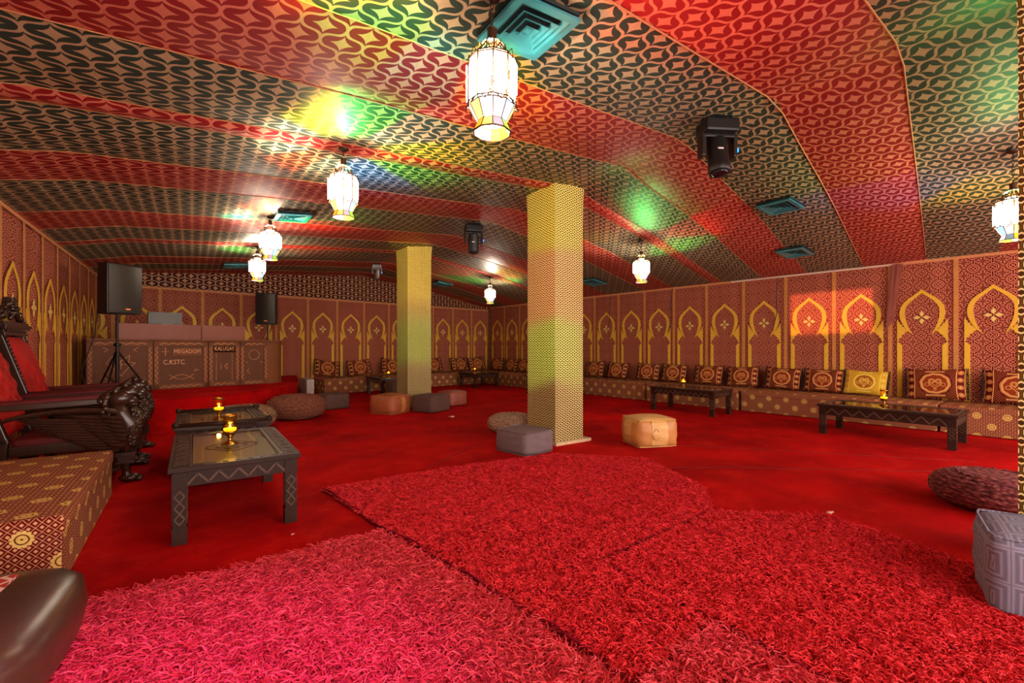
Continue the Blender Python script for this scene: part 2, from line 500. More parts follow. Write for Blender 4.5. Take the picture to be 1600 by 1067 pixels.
# walls: cloth panels with arches -------------------------------------------------
PW, PH = .84, 2.8
def grid_panel(w, h):
    me = bpy.data.meshes.new('hanging_panel'); nx, nz = 12, 6; v = []; f = []; uv = []
    for j in range(nz+1):
        for i in range(nx+1):
            x = w*i/nx; z = h*j/nz
            y = .008*math.sin(2*PI*i/nx)+.006*math.sin(5*PI*i/nx+z)
            v.append((x, y, z)); uv.append((x, z))
    for j in range(nz):
        for i in range(nx):
            a = j*(nx+1)+i; f.append((a, a+1, a+nx+2, a+nx+1))
    me.from_pydata(v, [], f); l = me.uv_layers.new(name='UVMap')
    for p in me.polygons:
        p.use_smooth = True
        for li in p.loop_indices: l.data[li].uv = uv[me.loops[li].vertex_index]
    me.materials.append(M['wall']); return me
def arch_mesh():
    cx = PW/2; mb = MB()
    # outer and inner outlines of a pointed horseshoe crescent (right half), tip at z 2.27
    out = [(0, 2.27), (.05, 2.225), (.11, 2.17), (.18, 2.115), (.24, 2.05), (.28, 1.97), (.295, 1.88), (.285, 1.78), (.25, 1.68), (.20, 1.59), (.12, 1.50)]
    inn = [(0, 2.205), (.04, 2.17), (.09, 2.125), (.145, 2.07), (.19, 2.01), (.215, 1.95), (.222, 1.87), (.215, 1.78), (.195, 1.69), (.165, 1.60), (.12, 1.50)]
    for sg in (1, -1):
        for k in range(len(out)-1):
            a, b, c, d = out[k], out[k+1], inn[k+1], inn[k]
            poly = [(cx+sg*p[0], p[1]) for p in (a, b, c, d)]
            if k == len(out)-2: poly = poly[:1]+[poly[1]]+[poly[3]]
            mb.prism(poly, .016, .022)
    return mb.mesh('arch_motif', M['gold'])
def star_mesh():
    cx = PW/2; cz = 1.79; mb = MB()
    for k in range(4):
        a = k*PI/2; L = .115; w = .032
        pts = [(.012, 0), (L*.5, w), (L, 0), (L*.5, -w)]
        mb.prism([(cx+x*math.cos(a)-y*math.sin(a), cz+x*math.sin(a)+y*math.cos(a)) for x, y in pts], .016, .022)
    return mb.mesh('star_motif', M['petal'])
def column_mesh(sg):
    mb = MB(); x0 = .095
    def X_(v): return v if sg > 0 else PW-v
    corb = [(x0, 1.76), (x0+.03, 1.72), (x0+.04, 1.685), (x0+.07, 1.675), (x0+.07, 1.64), (x0+.105, 1.625), (x0+.11, 1.595), (x0+.165, 1.57), (x0+.11, 1.545), (x0+.10, 1.51), (x0+.065, 1.495),
            (x0+.06, 1.455), (x0+.03, 1.44), (x0+.02, 1.39), (x0, 1.37)]
    # fan pieces keep every face convex
    for k in range(len(corb)-1):
        a, b = corb[k], corb[k+1]
        mb.prism([(X_(x0), a[1]), (X_(a[0]), a[1]), (X_(b[0]), b[1]), (X_(x0), b[1])] if k not in (0, len(corb)-2) else
                 ([(X_(a[0]), a[1]), (X_(b[0]), b[1]), (X_(x0), b[1])] if k == 0 else [(X_(x0), a[1]), (X_(a[0]), a[1]), (X_(b[0]), b[1])]), .016, .022)
    mb.prism([(X_(x0), 1.37), (X_(x0+.015), 1.37), (X_(x0+.07), 1.32), (X_(x0+.07), .02), (X_(x0), .02)], .016, .022)
    return mb.mesh('column_motif', M['gold'])
ME = dict(panel=grid_panel(PW, PH), arch=arch_mesh(), star=star_mesh(), c1=column_mesh(1), c2=column_mesh(-1))
ME['strip'] = MB().box((0, .022, PH/2), (.062, .006, PH)).mesh('seam_strip', M['strip'])
ME['hem'] = MB().box((PW/2, .02, PH-.02), (PW, .012, .045)).mesh('top_hem', M['hem'])
def wall(name, origin, xdir, length, top, starts, sx, band_top):
    """backing wall mesh plus one hanging panel per width"""
    ang = math.atan2(xdir[1], xdir[0])
    w = MB().box((length/2, -.08, band_top/2), (length, .1, band_top))
    me = w.mesh(name, M['cloth_brown']); o = struct(link(name, me, None, (origin[0], origin[1], 0), ang))
    for x in starts:
        p = link('hanging_panel', ME['panel'], o, (x, -.012, 0)); p.scale = (sx/PW, 1, top/PH)
        for nm, k in (('arch_motif', 'arch'), ('star_motif', 'star'), ('column_motif', 'c1'), ('column_motif', 'c2'), ('seam_strip', 'strip'), ('top_hem', 'hem')):
            c = link(nm, ME[k], p)
            if k not in ('strip', 'hem'):
                c.scale = (1, 1, PH/top); 
    return o
# right wall: local x runs +y
ux = Vector((-.0795, 1)).normalized()
def sR(s): return (s+3.0)/ux[1]
wall('wall_right', (wallq(-3.0), -3.0), ux, 17.75, 2.76, [sR(1.907+.838*k)+.0 for k in range(-3, 15)], .8407, 2.80)
# back wall: local x runs -x
ub = Vector((-1, -.1326)).normalized()
q1 = 9.23
wall('wall_back', (q1+.05, walls_(q1+.05)), ub, 11.25, 2.67, [(.82*k)/abs(ub[0])+.05 for k in range(0, 14)], .8272, 3.55)
# left wall: local x runs -y
wall('wall_left', (LW, 13.36), (0, -1), 16.4, 2.83, [13.36-12.83+.83*k for k in range(-1, 12)], .83, 2.86)

# ceiling ------------------------------------------------------------------------
seams = [-3.2, -2.4, -1.5, -.7, .0, .85, 1.72, 2.65, 3.49, 4.36, 4.61, 5.60, 6.42, 7.66, 8.59, 9.49, 9.78, 11.19, 12.1, 13.0, 14.9]
cols = ['cloth_red', 'cloth_green', 'cloth_red', 'cloth_red', 'cloth_green', 'cloth_red', 'cloth_green', 'cloth_red', 'cloth_green', 'cloth_red', 'cloth_green', 'cloth_red', 'cloth_green',
        'cloth_red', 'cloth_green', 'cloth_red', 'cloth_green', 'cloth_red', 'cloth_green', 'cloth_red']
def seam_s(s0, q):
    return s0 + .07*(min(q, RQ)-.9) + (.2*(q-RQ) if q > RQ else 0)
def cz(q, s, f):
    sag = .035*math.sin(PI*f) + .008*math.sin(7*q+s*3)*math.sin(PI*f)
    e = min(1, max(0, (q+1.66)/.8))*min(1, max(0, (wallq(s)-q)/.8))
    return ceil_z(q, s) - sag*e*.6*min(1, abs(q-RQ)/.5)
QS = np.concatenate([np.linspace(-1.70, RQ, 30), np.linspace(RQ, 10.62, 34)[1:]])
back = MB(); 
bk = []
for q in (-1.9, 1, 4, 7, 10.9): bk.append((q, -3.2, (2.95 if q < 0 or q > 10 else 3.62)))
vs = [(q, s, z) for s in (-3.2, 15.2) for q, _, z in bk]
back.add(vs, [(i, i+1, i+6, i+5) for i in range(4)])
M['plaster'] = simple('dark_ceiling_board', (60, 30, 24), .9)
ceiling = struct(back.build('ceiling', M['plaster']))
for k in range(len(seams)-1):
    me = bpy.data.meshes.new('tent_cloth_strip'); ns = 8; v = []; uv = []; f = []
    for i, q in enumerate(QS):
        for j in range(ns+1):
            t = j/ns; a, b = seam_s(seams[k], q), seam_s(seams[k+1], q)
            s = a+(b-a)*t; s_c = min(s, walls_(q)+.02); qq = min(q, wallq(s_c)+.03)
            v.append((qq, s_c, cz(qq, s_c, t))); uv.append((qq, s))
    for i in range(len(QS)-1):
        for j in range(ns):
            a = i*(ns+1)+j; f.append((a, a+1, a+ns+2, a+ns+1))
    me.from_pydata(v, [], f); l = me.uv_layers.new(name='UVMap')
    for p in me.polygons:
        p.use_smooth = True
        for li in p.loop_indices: l.data[li].uv = uv[me.loops[li].vertex_index]
    me.materials.append(M[cols[k]])
    link('tent_cloth_strip', me, ceiling)
    # cord sewn along the seam
    pts = []
    for q in QS[::2]:
        s = seam_s(seams[k], q)
        if s < walls_(q)-.02 and q < wallq(s)-.02: pts.append((q, s, cz(q, s, 0)-.004))
    if len(pts) > 2 and k > 0:
        MB().tube(pts, .0065 if k in (5, 6) else .004, 5).build('seam_cord', M['cord'], ceiling)

# ================================================================== PILLARS
def pillar(x, y, w, d, top, label, plinth):
    o = thing('pillar', label, 'pillar', (x, y, 0), 0, 'cloth wrapped pillars')
    me = bpy.data.meshes.new('pillar_cloth'); v = []; uv = []; f = []
    zs = [0.0, .5, 1, 1.5, 2, 2.5, top-.5, top-.3, top-.15, top-.05, top+.02]
    fl_ = [0, 0, 0, 0, 0, 0, 0, .002, .006, .012, .018]
    per = []
    N = 6
    for (ax, ay), (bx, by) in (((-1, -1), (1, -1)), ((1, -1), (1, 1)), ((1, 1), (-1, 1)), ((-1, 1), (-1, -1))):
        for i in range(N): per.append((ax+(bx-ax)*i/N, ay+(by-ay)*i/N))
    per.append(per[0]); n = len(per)
    for z, g in zip(zs, fl_):
        acc = 0
        for i, (a, b) in enumerate(per):
            cn = (abs(a)*abs(b))**2           # cloth pulled down into points at the corners
            zz = z
            v.append((a*(w/2+g*(.4+.6*cn)), b*(d/2+g*(.4+.6*cn)), zz))
            if i: acc += math.hypot((a-per[i-1][0])*w/2, (b-per[i-1][1])*d/2)
            uv.append((acc, zz))
    for j in range(len(zs)-1):
        for i in range(n-1):
            a = j*n+i; f.append((a, a+1, a+n+1, a+n))
    me.from_pydata(v, [], f); l = me.uv_layers.new(name='UVMap')
    for p in me.polygons:
        for li in p.loop_indices: l.data[li].uv = uv[me.loops[li].vertex_index]
    me.materials.append(M['hex']); link('pillar_cloth', me, o)
    MB().box((0, 0, top/2-.1), (w-.03, d-.03, top-.2)).build('core', M['stone'], o)
    if plinth:
        MB().box((.045, 0.0, .02), (w+.14, d+.10, .045)).build('plinth', M['stone'], o, bevel=.01)
    return o
pillar(3.89+.25, 4.55+.30, .50, .60, 3.45, 'tall square pillar in the middle of the room wrapped in gold hexagon cloth, pale plinth', True)
pillar(3.72+.27, 9.12+.31, .54, .62, 3.45, 'farther square pillar in gold hexagon cloth, behind three low poufs', False)
pillar(3.91+.25, -.13+.30, .50, .60, 3.45, 'sliver of a cloth wrapped pillar at the right edge of the photo', False)

# ================================================================== LANTERNS
def hexpane(w, h, t=.004):
    mb = MB(); mb.prism([(-w/2, -h/2+w*.35), (0, -h/2), (w/2, -h/2+w*.35), (w/2, h/2-w*.35), (0, h/2), (-w/2, h/2-w*.35)], -t/2, t/2); return mb
def trap(w0, w1, h, t=.004):
    return MB().prism([(-w0/2, 0), (w0/2, 0), (w1/2, h), (-w1/2, h)], -t/2, t/2)
NP = 10
M['pane_w2'] = emis('lit_white_inner_glass', (255, 240, 215), 4)
r0 = .125
pm = {k: hexpane(.066, .20).mesh('glass_pane', M[k]) for k in ('pane_w',)}
low_c = ['pane_y', 'pane_p', 'pane_w2', 'pane_b', 'pane_p', 'pane_y', 'pane_w2', 'pane_p', 'pane_b', 'pane_y']
sk_c = ['pane_g', 'pane_yd', 'pane_m', 'pane_p', 'pane_s', 'pane_o', 'pane_yd', 'pane_m', 'pane_g', 'pane_s']
# lower bowl: ring z 0.0 (r .078) .. .085 (r .115) ; skirt z -.055 (r .098) .. 0 (r .072)
def ring_pane(r_lo, z_lo, r_hi, z_hi, k, mat):
    a = 2*PI*k/NP; h = math.hypot(r_hi-r_lo, z_hi-z_lo)
    w = 2*math.tan(PI/NP)*.92
    me = trap(r_lo*w, r_hi*w, h).mesh('glass_pane', mat)
    tilt = math.atan2(r_hi-r_lo, z_hi-z_lo)
    Mx = Matrix.Translation((r_lo*math.cos(a), r_lo*math.sin(a), z_lo)) @ Matrix.Rotation(a+PI/2, 4, 'Z') @ Matrix.Rotation(tilt, 4, 'X')
    return me, Mx
def ringbars(mb, r, z, t=.006):
    for k in range(NP):
        a, b = 2*PI*(k+.5)/NP, 2*PI*(k+1.5)/NP; c = 1/math.cos(PI/NP)
        mb.bar((r*c*math.cos(a), r*c*math.sin(a), z), (r*c*math.cos(b), r*c*math.sin(b), z), t)
def make_lantern(label, loc, ztop, rz):
    o = thing('moroccan_lantern', label, 'lantern', loc, rz, 'hanging brass and glass lanterns')
    fr = MB(); c = 1/math.cos(PI/NP)
    for z, r in ((-.055, .098), (0, .073), (.085, .117), (.095, .125), (.315, .125), (.33, .118)): ringbars(fr, r, z)
    for k in range(NP):
        a = 2*PI*(k+.5)/NP; d = lambda r, z: (r*c*math.cos(a), r*c*math.sin(a), z)
        fr.bar(d(.125, .09), d(.125, .33), .006); fr.bar(d(.117, .085), d(.073, 0), .005); fr.bar(d(.073, 0), d(.098, -.055), .005)
        a2 = 2*PI*k/NP
        tip = Vector((.142*math.cos(a2), .142*math.sin(a2), .065))      # hanging points below each pane
        for s_ in (-1, 1):
            a3 = a2+s_*PI/NP*.7; fr.bar((.125*math.cos(a3), .125*math.sin(a3), .10), tip, .005)
        tip = (.125*math.cos(a2), .125*math.sin(a2), .362)
        for s_ in (-1, 1):
            a3 = a2+s_*PI/NP*.8; fr.bar((.122*math.cos(a3), .122*math.sin(a3), .325), tip, .004)
    fr.build('frame', M['iron'], o)
    for k in range(NP):
        a = 2*PI*k/NP; rr = r0 if k % 2 else r0+.012
        Mx = Matrix.Translation((rr*math.cos(a), rr*math.sin(a), .205)) @ Matrix.Rotation(a+PI/2, 4, 'Z')
        link('glass_pane', pm['pane_w'], o, M4=Mx)
        me, Mx = ring_pane(.073, 0, .117, .085, k, M[low_c[k]]); link('glass_pane', me, o, M4=Mx)
        me, Mx = ring_pane(.098, -.055, .073, 0, k, M[sk_c[k]]); link('glass_pane', me, o, M4=Mx)
    dm = MB()
    dm.lathe([(.118, .33), (.10, .345), (.062, .352)], 20, cap=False)
    for k in range(12):                                   # pierced dome: curved ribs and small rings
        a = 2*PI*k/12
        dm.tube([(r*math.cos(a), r*math.sin(a), z) for r, z in ((.062, .35), (.078, .375), (.074, .405), (.05, .43), (.03, .44))], .004, 4)
        a += PI/12
        dm.tube([(.076*math.cos(a+.16*math.cos(t)), .076*math.sin(a+.16*math.cos(t)), .39+.013*math.sin(t)) for t in [2*PI*i/6 for i in range(7)]], .0025, 4)
    dm.lathe([(.035, .437), (.026, .45), (.026, .50), (.03, .505), (.012, .512)], 14)
    dm.build('dome', M['iron'], o)
    MB().lathe([(.02, .345), (.055, .352), (.055, .366), (.02, .376)], 12).build('inner_glass', M['pane_w2'], o)
    ch = MB(); z = .51; i = 0
    while z < ztop-.03:
        R_ = Matrix.Rotation(PI/2*(i % 2), 3, 'Z')
        pts = [R_ @ Vector((.009*math.cos(t), 0, .017*math.sin(t))) + Vector((0, 0, z+.012)) for t in [2*PI*j/8 for j in range(9)]]
        ch.tube(pts, .0028, 4); z += .027; i += 1
    ch.build('chain', M['iron'], o)
    MB().lathe([(.012, ztop-.03), (.045, ztop-.012), (.05, ztop)], 12).build('ceiling_rose', M['iron'], o)
    return o
LAN = [((1.33, 2.08), 2.51, 'largest hanging lantern, beside the big teal ceiling vent', .1),
       ((1.18, 4.47), 2.58, 'second lantern from the front in the left row, red stripe behind its chain', .35),
       ((.92, 7.35), 2.60, 'third lantern from the front in the left row, beside the far teal vent', .2),
       ((1.0, 9.7), 2.58, 'farthest lantern of the left row, above the wooden booth', .6),
       ((6.6, 5.35), 2.50, 'lantern on the right side just right of the middle pillar', 0),
       ((6.65, 10.5), 2.52, 'small far lantern seen between the two pillars', .3),
       ((6.62, .83), 2.40, 'lantern at the right edge of the photo beside the pillar sliver', .5)]
for (xy, zb, lb, rz) in LAN:
    zt = ceil_z(*xy)-.02-(zb)
    make_lantern(lb, (xy[0], xy[1], zb), zt, rz)

# coloured light thrown on the cloth by each lantern's stained glass crown
def gobo(name, loc, aim, power, build, size=160, rad=.02, roll=0):
    ld = bpy.data.lights.new(name, 'SPOT'); ld.energy = power; ld.spot_size = math.radians(size); ld.spot_blend = .15; ld.shadow_soft_size = rad
    ld.use_nodes = True; nt = ld.node_tree; nt.nodes.clear()
    out = nt.nodes.new('ShaderNodeOutputLight'); em = nt.nodes.new('ShaderNodeEmission'); nt.links.new(em.outputs[0], out.inputs[0])
    tc = nt.nodes.new('ShaderNodeTexCoord'); sp = nt.nodes.new('ShaderNodeSeparateXYZ'); nt.links.new(tc.outputs['Normal'], sp.inputs[0])
    x, y, z = [X(nt, sp.outputs[i]) for i in range(3)]
    class T: pass
    t = Mt.__new__(Mt); t.nt = nt
    c = build(t, x/abs(z), y/abs(z), z)
    nt.links.new(c, em.inputs[0])
    o = bpy.data.objects.new(name, ld); COL.objects.link(o); o.location = loc
    d = (Vector(aim)-Vector(loc)).normalized(); o.rotation_euler = d.to_track_quat('-Z', 'Y').to_euler()
    if roll: o.rotation_euler.rotate_axis('Z', roll)
    return o
def crown_light(ph, seq):
    def f(t, x, y, z):
        a = (y.op('ARCTAN2', x)/(2*PI)+ph).frac()
        r = hyp(x, y)
        n = t.nt.nodes.new('ShaderNodeValToRGB'); t.nt.links.new(a.k, n.inputs[0]); el = n.color_ramp.elements
        n.color_ramp.interpolation = 'EASE'
        while len(el) < len(seq)*2: el.new(.5)
        for i, c in enumerate(seq):
            for j, u in enumerate((.12, .88)):
                e = el[i*2+j]; e.position = (i+u)/len(seq); e.color = tuple(c)+(1,)
        rim = t.nt.nodes.new('ShaderNodeMapRange'); t.nt.links.new(r.k, rim.inputs[0])
        rim.inputs[1].default_value = .8; rim.inputs[2].default_value = 1.8; rim.interpolation_type = 'SMOOTHSTEP'
        f_ = X(t.nt, rim.outputs[0])
        c = t.mix(f_, (205, 180, 150), n.outputs[0])
        g = ((r*r+1.0)**1.4).mn(140.0)*(r/5.5).op('MULTIPLY', -1).op('ADD', 1.35, clamp=True)*(f_*.8+.2)
        em = [q for q in t.nt.nodes if q.type == 'EMISSION'][0]
        t.nt.links.new((g*.08).k, em.inputs[1])
        return c
    return f
Wt = (.55, .45, .35); Gn = (.05, .75, .10); Yl = (1.0, .75, .02); Bl = (.05, .35, 1.0); Rd = (1.0, .10, .03); Tq = (.05, .8, .7); Pk = (1.0, .2, .35); Or = (1, .42, .03)
CR = [(.0, [Yl, Gn, Tq, Yl, Wt, Rd, Rd, Yl, Gn, Bl]), (.3, [Gn, Yl, Wt, Wt, Rd, Wt, Bl, Gn, Yl, Wt]), (.5, [Gn, Wt, Rd, Wt, Tq, Wt, Wt, Rd]), (.1, [Wt, Gn, Wt, Rd, Wt, Wt]),
      (.2, [Gn, Rd, Or, Wt, Wt, Gn, Gn, Rd]), (.7, [Wt, Gn, Or, Wt, Rd, Gn]), (.05, [Gn, Gn, Bl, Yl, Wt, Wt, Gn])]
PWR = [130, 190, 120, 80, 75, 90, 60]
for (xy, zb, lb, rz), (ph, seq), pw in zip(LAN, CR, PWR):
    gobo('lantern_crown_light', (xy[0], xy[1], zb+.405), (xy[0], xy[1], 5), pw, crown_light(ph, seq), 164, .02)
# hanging lamps give off most of their light below: one warm bulb in the open foot of each lantern
for (xy, zb, lb, rz) in LAN:
    ld = bpy.data.lights.new('lantern_bulb', 'POINT'); ld.energy = 14; ld.color = (1, .84, .66); ld.shadow_soft_size = .03
    o = bpy.data.objects.new('lantern_bulb', ld); COL.objects.link(o); o.location = (xy[0], xy[1], zb+.17)
#@@LIGHTS

# stage lights: magenta wash on the near rug, stacked colour blocks on the pillars, orange block on the right wall
sl = bpy.data.lights.new('magenta_wash', 'SPOT'); sl.energy = 260; sl.color = (.75, .10, 1.0); sl.spot_size = math.radians(46); sl.spot_blend = 1; sl.shadow_soft_size = .1
o = bpy.data.objects.new('magenta_wash', sl); COL.objects.link(o); o.location = (.6, .9, 2.95)
o.rotation_euler = (Vector((-.05, 1.75, 0))-Vector(o.location)).to_track_quat('-Z', 'Y').to_euler()
def blocks(stops, hw):
    """stacked horizontal colour blocks, |x| limited to hw"""
    def f(t, x, y, z):
        n = t.nt.nodes.new('ShaderNodeValToRGB'); el = n.color_ramp.elements
        n.color_ramp.interpolation = 'LINEAR'
        while len(el) < len(stops): el.new(.5)
        for e, (p, c) in zip(el, stops): e.position = p; e.color = tuple(c)+(1,)
        v = y*.5+.5; t.nt.links.new(v.k, n.inputs[0])
        m = abs(x).lt(hw)
        return t.mix(m, (0, 0, 0), n.outputs[0])
    return f
K0 = (0, 0, 0)
def block_light(name, loc, aim, power, stops, half_w, size):
    return gobo(name, loc, aim, power, blocks(stops, half_w), size, .03)
Y_ = (1.0, .80, .05); G_ = (.42, .80, .10); R_c = (.85, .34, .22)
block_light('pillar_colour_light', (1.33, 2.08, 2.40), (3.98, 4.70, 2.40), 460, [(0, K0), (.275, K0), (.295, G_), (.39, G_), (.405, R_c), (.52, R_c), (.532, Y_), (.64, Y_), (.66, K0)], .098, 70)
block_light('pillar_colour_light', (1.18, 4.47, 2.47), (3.90, 9.30, 2.47), 800, [(0, K0), (.35, K0), (.37, (.2, .5, .03)), (.43, (.2, .5, .03)), (.47, (.6, .4, .08)), (.49, Y_), (.595, Y_), (.61, K0)], .075, 60)
block_light('orange_block_light', (4.40, 2.46, 2.72), (10.06, 3.66, 1.955), 1300, [(0, K0), (.464, K0), (.468, (1, .30, .12)), (.532, (1, .36, .2)), (.536, K0)], .115, 40)
# ================================================================== STAGE, BOOTH, SPEAKERS
sp = [(-1.60, 8.5), (-.3, 8.55), (.6, 8.95), (1.4, 9.75), (1.9, 11.0), (2.15, 12.4), (2.33, 13.70), (-1.60, 13.15)]
stage = tag(MB().prism(sp, 0, .5, 'xy').build('stage', M['carpet'], None, bevel=.02), 'raised stage covered in red carpet under the wooden booth', 'stage')

def text_mesh(body, size, ext, mat):
    cu = bpy.data.curves.new('lettering', 'FONT'); cu.body = body; cu.size = size; cu.extrude = ext; cu.align_x = 'CENTER'; cu.align_y = 'CENTER'; cu.resolution_u = 2
    o = bpy.data.objects.new('tmp', cu); COL.objects.link(o)
    me = bpy.data.meshes.new_from_object(o, depsgraph=bpy.context.evaluated_depsgraph_get())
    bpy.data.objects.remove(o); me.materials.clear(); me.materials.append(mat); return me

bdir = Vector((3.16, .72, 0)).normalized(); bang = math.atan2(bdir.y, bdir.x)
booth = thing('dj_booth', 'long carved brown wooden booth with raised lettering, standing on the stage', 'booth', (-1.46, 10.38, .5), bang)
BL = 2.86; BH = .90
b = MB(); b.box((BL/2, .30, BH/2), (BL, .56, BH)); b.build('carcass', M['booth_d'], booth)
# rounded right end
arc = [(BL, .02)]+[(BL+.42*math.sin(t), .44-.42*math.cos(t)) for t in np.linspace(0, PI/2, 8)]+[(BL+.42, .58), (BL, .58)]
MB().prism(arc, .0, BH, 'xy').build('rounded_end', M['booth'], booth)
MB().prism([(x, y-.03) if i < 9 else (x, y) for i, (x, y) in enumerate(arc)], BH, BH+.03, 'xy').build('end_counter', M['booth'], booth)
MB().box((BL/2, .27, BH+.015), (BL, .64, .03)).build('counter', M['booth'], booth, bevel=.006)
xs = [0, .90, 1.76, 2.32, BL]
for i in range(4):
    a, c = xs[i], xs[i+1]; w = c-a; pn = MB().box(((a+c)/2, .012, BH/2), (w-.02, .03, BH-.02)).build('carved_panel', M['booth_d'], booth)
    fr = MB(); y = -.012
    for x in (a+.045, c-.045): fr.box((x, y, BH/2), (.075, .025, BH-.02))
    for z in (.05, BH-.05): fr.box(((a+c)/2, y, z), (w-.02, .025, .08))
    fr.build('panel_frame', M['booth'], pn)
    zz = MB(); y = -.028
    def zig(x0, z0, x1, z1, n, am):
        for k in range(n):
            t0, t1 = k/n, (k+1)/n; dx, dz = x1-x0, z1-z0; L = math.hypot(dx, dz); nx, nz = -dz/L, dx/L
            P = [(x0+dx*t+nx*s_*am, z0+dz*t+nz*s_*am) for t, s_ in ((t0, -1), ((t0+t1)/2, 1), (t1, -1))]
            for p, q in ((P[0], P[1]), (P[1], P[2])): zz.bar((p[0], y, p[1]), (q[0], y, q[1]), .008)
    for x in (a+.045, c-.045): zig(x, .12, x, BH-.12, 7, .02)
    zig(a+.1, BH-.05, c-.1, BH-.05, max(3, int(w/.16)), .018); zig(a+.1, .05, c-.1, .05, max(3, int(w/.16)), .018)
    zz.build('zigzag_relief', M['booth_l'], pn)['kind'] = 'stuff'
    cx, czz = (a+c)/2, BH/2; r = MB(); y = -.008
    def poly(pts, closed=False, w_=.007):
        pts = pts+[pts[0]] if closed else pts
        for p, q in zip(pts, pts[1:]): r.bar((p[0], y, p[1]), (q[0], y, q[1]), w_)
    if i == 0:
        poly([(cx-.2, .5), (cx-.12, .62), (cx-.02, .52), (cx+.12, .64), (cx+.1, .52), (cx+.2, .5), (cx+.1, .42), (cx, .28), (cx-.1, .42)], True)
        poly([(cx-.08, .48), (cx+.08, .48)]); poly([(cx, .56), (cx, .4)]); poly([(cx+.22, .70), (cx+.17, .74), (cx+.24, .78)]); poly([(cx-.22, .70), (cx-.17, .74), (cx-.24, .78)])
        r.build('relief_drawing', M['booth_l'], pn)['kind'] = 'stuff'
    elif i == 1:
        poly([(cx-.25+.0, .78), (cx-.25, .62)], w_=.012); poly([(cx-.31, .70), (cx-.19, .70)])
        n = 10; poly([(cx-.13+.26*k/n, .22+.045*math.sin(PI*k/n)) for k in range(n+1)]); poly([(cx-.13+.26*k/n, .22-.045*math.sin(PI*k/n)) for k in range(n+1)])
        for s_ in (-1, 1): poly([(cx+s_*.19, .27), (cx+s_*.135, .22), (cx+s_*.19, .17)])
        poly([(cx+.24, .38), (cx+.2, .33), (cx+.28, .35)])
        r.build('relief_drawing', M['booth_l'], pn)['kind'] = 'stuff'
        for body, x, z, s_, lb in (('MEGADOM', cx+.09, .70, .086, 'raised carved word at the top of the second panel'), ('C.KSTC', cx-.12, .50, .10, 'raised carved letters below the cross')):
            t = link('lettering', text_mesh(body, s_, .010, M['letter']), pn, M4=Matrix.Translation((x, -.014, z)) @ Matrix.Diagonal((1, 1, 1.25, 1)) @ Matrix.Rotation(PI/2, 4, 'X'))
            t['label'] = lb
        MB().box((cx+.09, -.006, .70), (.44, .008, .15)).build('letter_plaque', M['booth'], pn)
    elif i == 2:
        t = link('lettering', text_mesh('KALUGA!!', .078, .010, M['letter']), pn, M4=Matrix.Translation((cx, -.016, .75)) @ Matrix.Diagonal((1, 1, 1.45, 1)) @ Matrix.Rotation(PI/2, 4, 'X')); t['label'] = 'raised letters on a dark plaque'
        MB().box((cx, -.008, .75), (.42, .01, .14)).build('letter_plaque', M['booth_p'], pn)
        for s_ in (-.14, .14):
            for k in range(13): r.ball((cx+s_, y, .64-.042*k), (.010, .008, .012), 6, 4)
        poly([(cx, .40), (cx+.05, .46), (cx+.05, .34), (cx, .40)]); poly([(cx-.06, .46), (cx-.06, .34)])
        r.build('relief_drawing', M['booth_l'], pn)['kind'] = 'stuff'
    else:
        n = 18; poly([(cx+.1*math.cos(2*PI*k/n), .62+.1*math.sin(2*PI*k/n)) for k in range(n)], True)
        for x, z in ((cx-.14, .47), (cx+.14, .47), (cx+.22, .5), (cx+.22, .32)): r.ball((x, y, z), .014, 6, 4)
        poly([(cx-.1, .34), (cx-.13, .28), (cx-.08, .24)])
        r.build('relief_drawing', M['booth_l'], pn)['kind'] = 'stuff'
for x, w in ((.42+.66, 1.32), (1.75+.40, .80)):
    p = MB().box((x, .40, BH+.175), (w-.008, .03, .30)).build('screen_board', M['plank'], booth, bevel=.004)

gb = thing('equipment_case', 'grey flat case standing up behind the booth board with a small pale box', 'equipment case', (-.45, 11.62, 1.30), bang)
MB().box((0, 0, .36), (.56, .10, .66)).build('lid', M['grey_box'], gb, bevel=.01)
MB().box((.02, -.09, .42), (.17, .05, .06)).build('pale_front', M['pale_box'], gb, bevel=.005)
MB().box((0, .02, -.40), (.6, .5, .8)).build('desk', M['booth_d'], gb)

